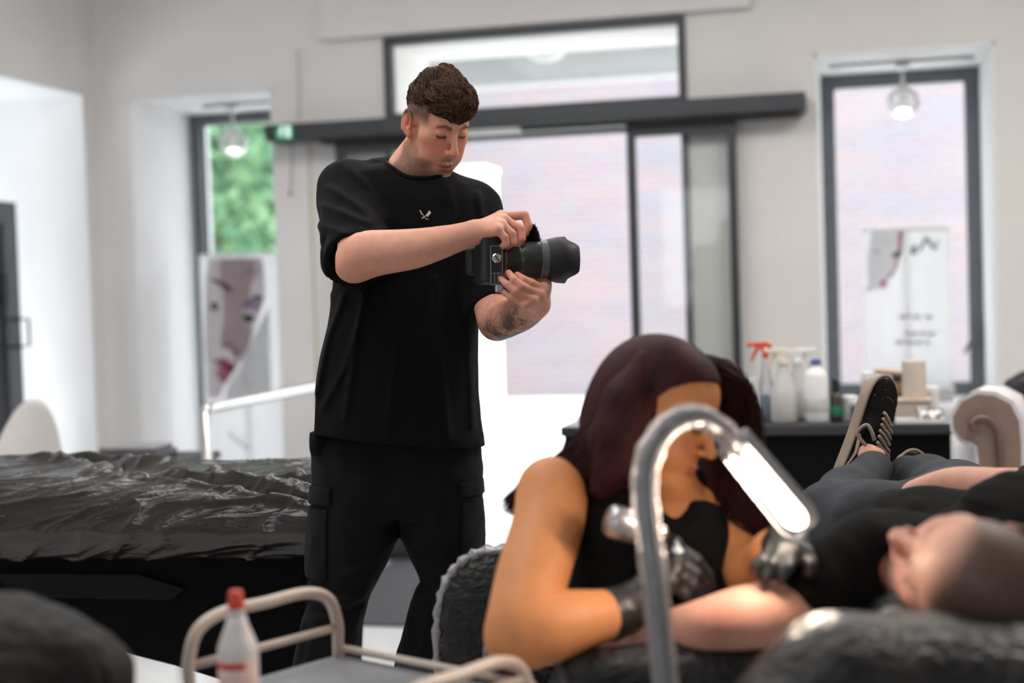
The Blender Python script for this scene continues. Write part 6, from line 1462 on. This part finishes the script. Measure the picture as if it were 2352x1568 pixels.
def b3(s): s.chain([c(1330, 1545, .0), c(1500, 1535, -.02), c(1700, 1530, -.03), c(1860, 1520, .0)], [.035, .040, .042, .045], .004, 14)
plastic_sdf('arm_rest', VC, b3, (1270, 1620, -.1), (1950, 1440, .1), .005, ch, .006)
bc = on_z(2200, 2000, 0); zz = Vector((0, 0, 1))
A_, B_ = c(2160, 1500, .0), c(2110, 1330, .9)
p0 = Vector(tuple((VC.M @ np.append(A_, 1))[:3])); p1 = Vector(tuple((VC.M @ np.append(B_, 1))[:3])); md = (p0 + p1) / 2
obj('base_frame', MB().tube([p0 - zz * .05, p1 - zz * .05], .05, 12), M_black, ch, smooth=True)
obj('pedestal', MB().box(md.x - .16, md.x + .16, md.y - .22, md.y + .22, .06, md.z - .08), M_black, ch, bevel=.02)
obj('foot_plate', MB().box(md.x - .3, md.x + .3, md.y - .4, md.y + .4, .002, .06), M_black, ch, bevel=.02)

# gooseneck work lamp wrapped in clear film
lamp = empty('work_lamp', on_z(1560, 2300, 0), 'film-wrapped gooseneck work lamp with a glowing light bar beside the artist', 'lamp')
lp = [at(px, py, Z) for px, py, Z in ((1545, 1760, 1.84), (1532, 1600, 1.83), (1515, 1450, 1.82), (1500, 1300, 1.82), (1482, 1160, 1.83), (1486, 1060, 1.85), (1525, 985, 1.88), (1590, 955, 1.92), (1652, 982, 1.96), (1708, 1045, 2.0))]
path = spline(lp, 60)
obj('gooseneck', MB().tube(path, .0115, 14), mat('grey_gooseneck', (.30, .30, .31), .6, .0, var=.1), lamp, smooth=True)
M_film = clear_mat('wrapped_film', (.92, .92, .94), .06, .3, haze=.08, bump=.6, bscale=60)
rl = random.Random(9)
obj('film_sleeve', MB().tube(path, [.0165 + .0008 * math.sin(i * 1.3) + .0016 * rl.random() for i in range(len(path))], 14), M_film, lamp, smooth=True)
h0, h1 = at(1698, 1032, 2.0), at(1842, 1208, 1.99); hd = (h1 - h0); hl2 = hd.length; hd.normalize()
fac = (-fwd * .62 - RGT * .52 - UPV * .44); fac = (fac - hd * fac.dot(hd)).normalized(); hs2 = hd.cross(fac)
HM = frame_m(h0, hs2, hd, fac)
hw = .0195
def pill(w_, l0, l1, n=10): return [(w_ * math.cos(a), l1 - w_ + w_ * math.sin(a)) for a in np.linspace(0, math.pi, n)] + [(-w_ * .85, l0), (w_ * .85, l0)]
obj('lamp_head', MB().prism(pill(hw + .004, -.012, hl2 + .006), .014, HM @ Matrix.Translation((0, 0, -.014))), mat('lamp_housing_grey', (.32, .32, .33), .4, .3, var=.08), lamp, bevel=.004)
obj('light_bar', MB().prism(pill(hw, .004, hl2), .005, HM), mat('lit_led_diffuser', (1, .95, .88), .4, emit=(1, .82, .64), estr=120.0, var=.01), lamp)
obj('film_hood', MB().prism(pill(hw + .009, -.02, hl2 + .012), .036, HM @ Matrix.Translation((0, 0, -.019))), clear_mat('film_hood_clear', (.97, .97, .98), .04, .12, haze=.03), lamp, bevel=.006)
bs = lp[0]
obj('stand_pole', MB().tube([lp[0], Vector((bs.x, bs.y, .03))], .0125, 12), M_steel, lamp, smooth=True)
obj('stand_base', MB().lathe([(0, .001), (.15, .001), (.155, .012), (.14, .026), (.03, .034), (0, .034)], 36, Matrix.Translation((bs.x, bs.y, 0))), M_black, lamp, smooth=True)
# dark plastic-wrapped cushion in the lower left corner
VQ = View(60, 1530, 1.75); q_ = VQ
cu = empty('wrapped_cushion', on_z(60, 2400, 0), 'blurred dark cushion on a stool in the lower left corner', 'cushion')
def b4(s): s.ell(q_(-80, 1540, .0), (.15, .15, .088), 0); s.cone(q_(50, 1505, .0), q_(212, 1535, .0), .066, .044, .06); s.cone(q_(60, 1600, .0), q_(200, 1620, .0), .066, .05, .06)
plastic_sdf('cushion_pad', VQ, b4, (-420, 1760, -.2), (340, 1320, .2), .006, cu, .006, mat('olive_black_film', (.012, .011, .0095), .55, spec=.25, var=.3, vscale=14, bump=.5, bscale=40))
qc = at(-40, 1545, 1.75)
obj('stool_top', MB().lathe([(0, qc.z - .13), (.14, qc.z - .13), (.15, qc.z - .10), (.14, qc.z - .06), (0, qc.z - .06)], 30, Matrix.Translation((qc.x, qc.y, 0))), M_black, cu)
obj('stool_column', MB().tube([(qc.x, qc.y, .03), (qc.x, qc.y, qc.z - .12)], .025, 14), M_chrome, cu, smooth=True)
obj('stool_base', MB().lathe([(0, .001), (.2, .001), (.2, .015), (.04, .04), (0, .04)], 32, Matrix.Translation((qc.x, qc.y, 0))), M_black, cu)
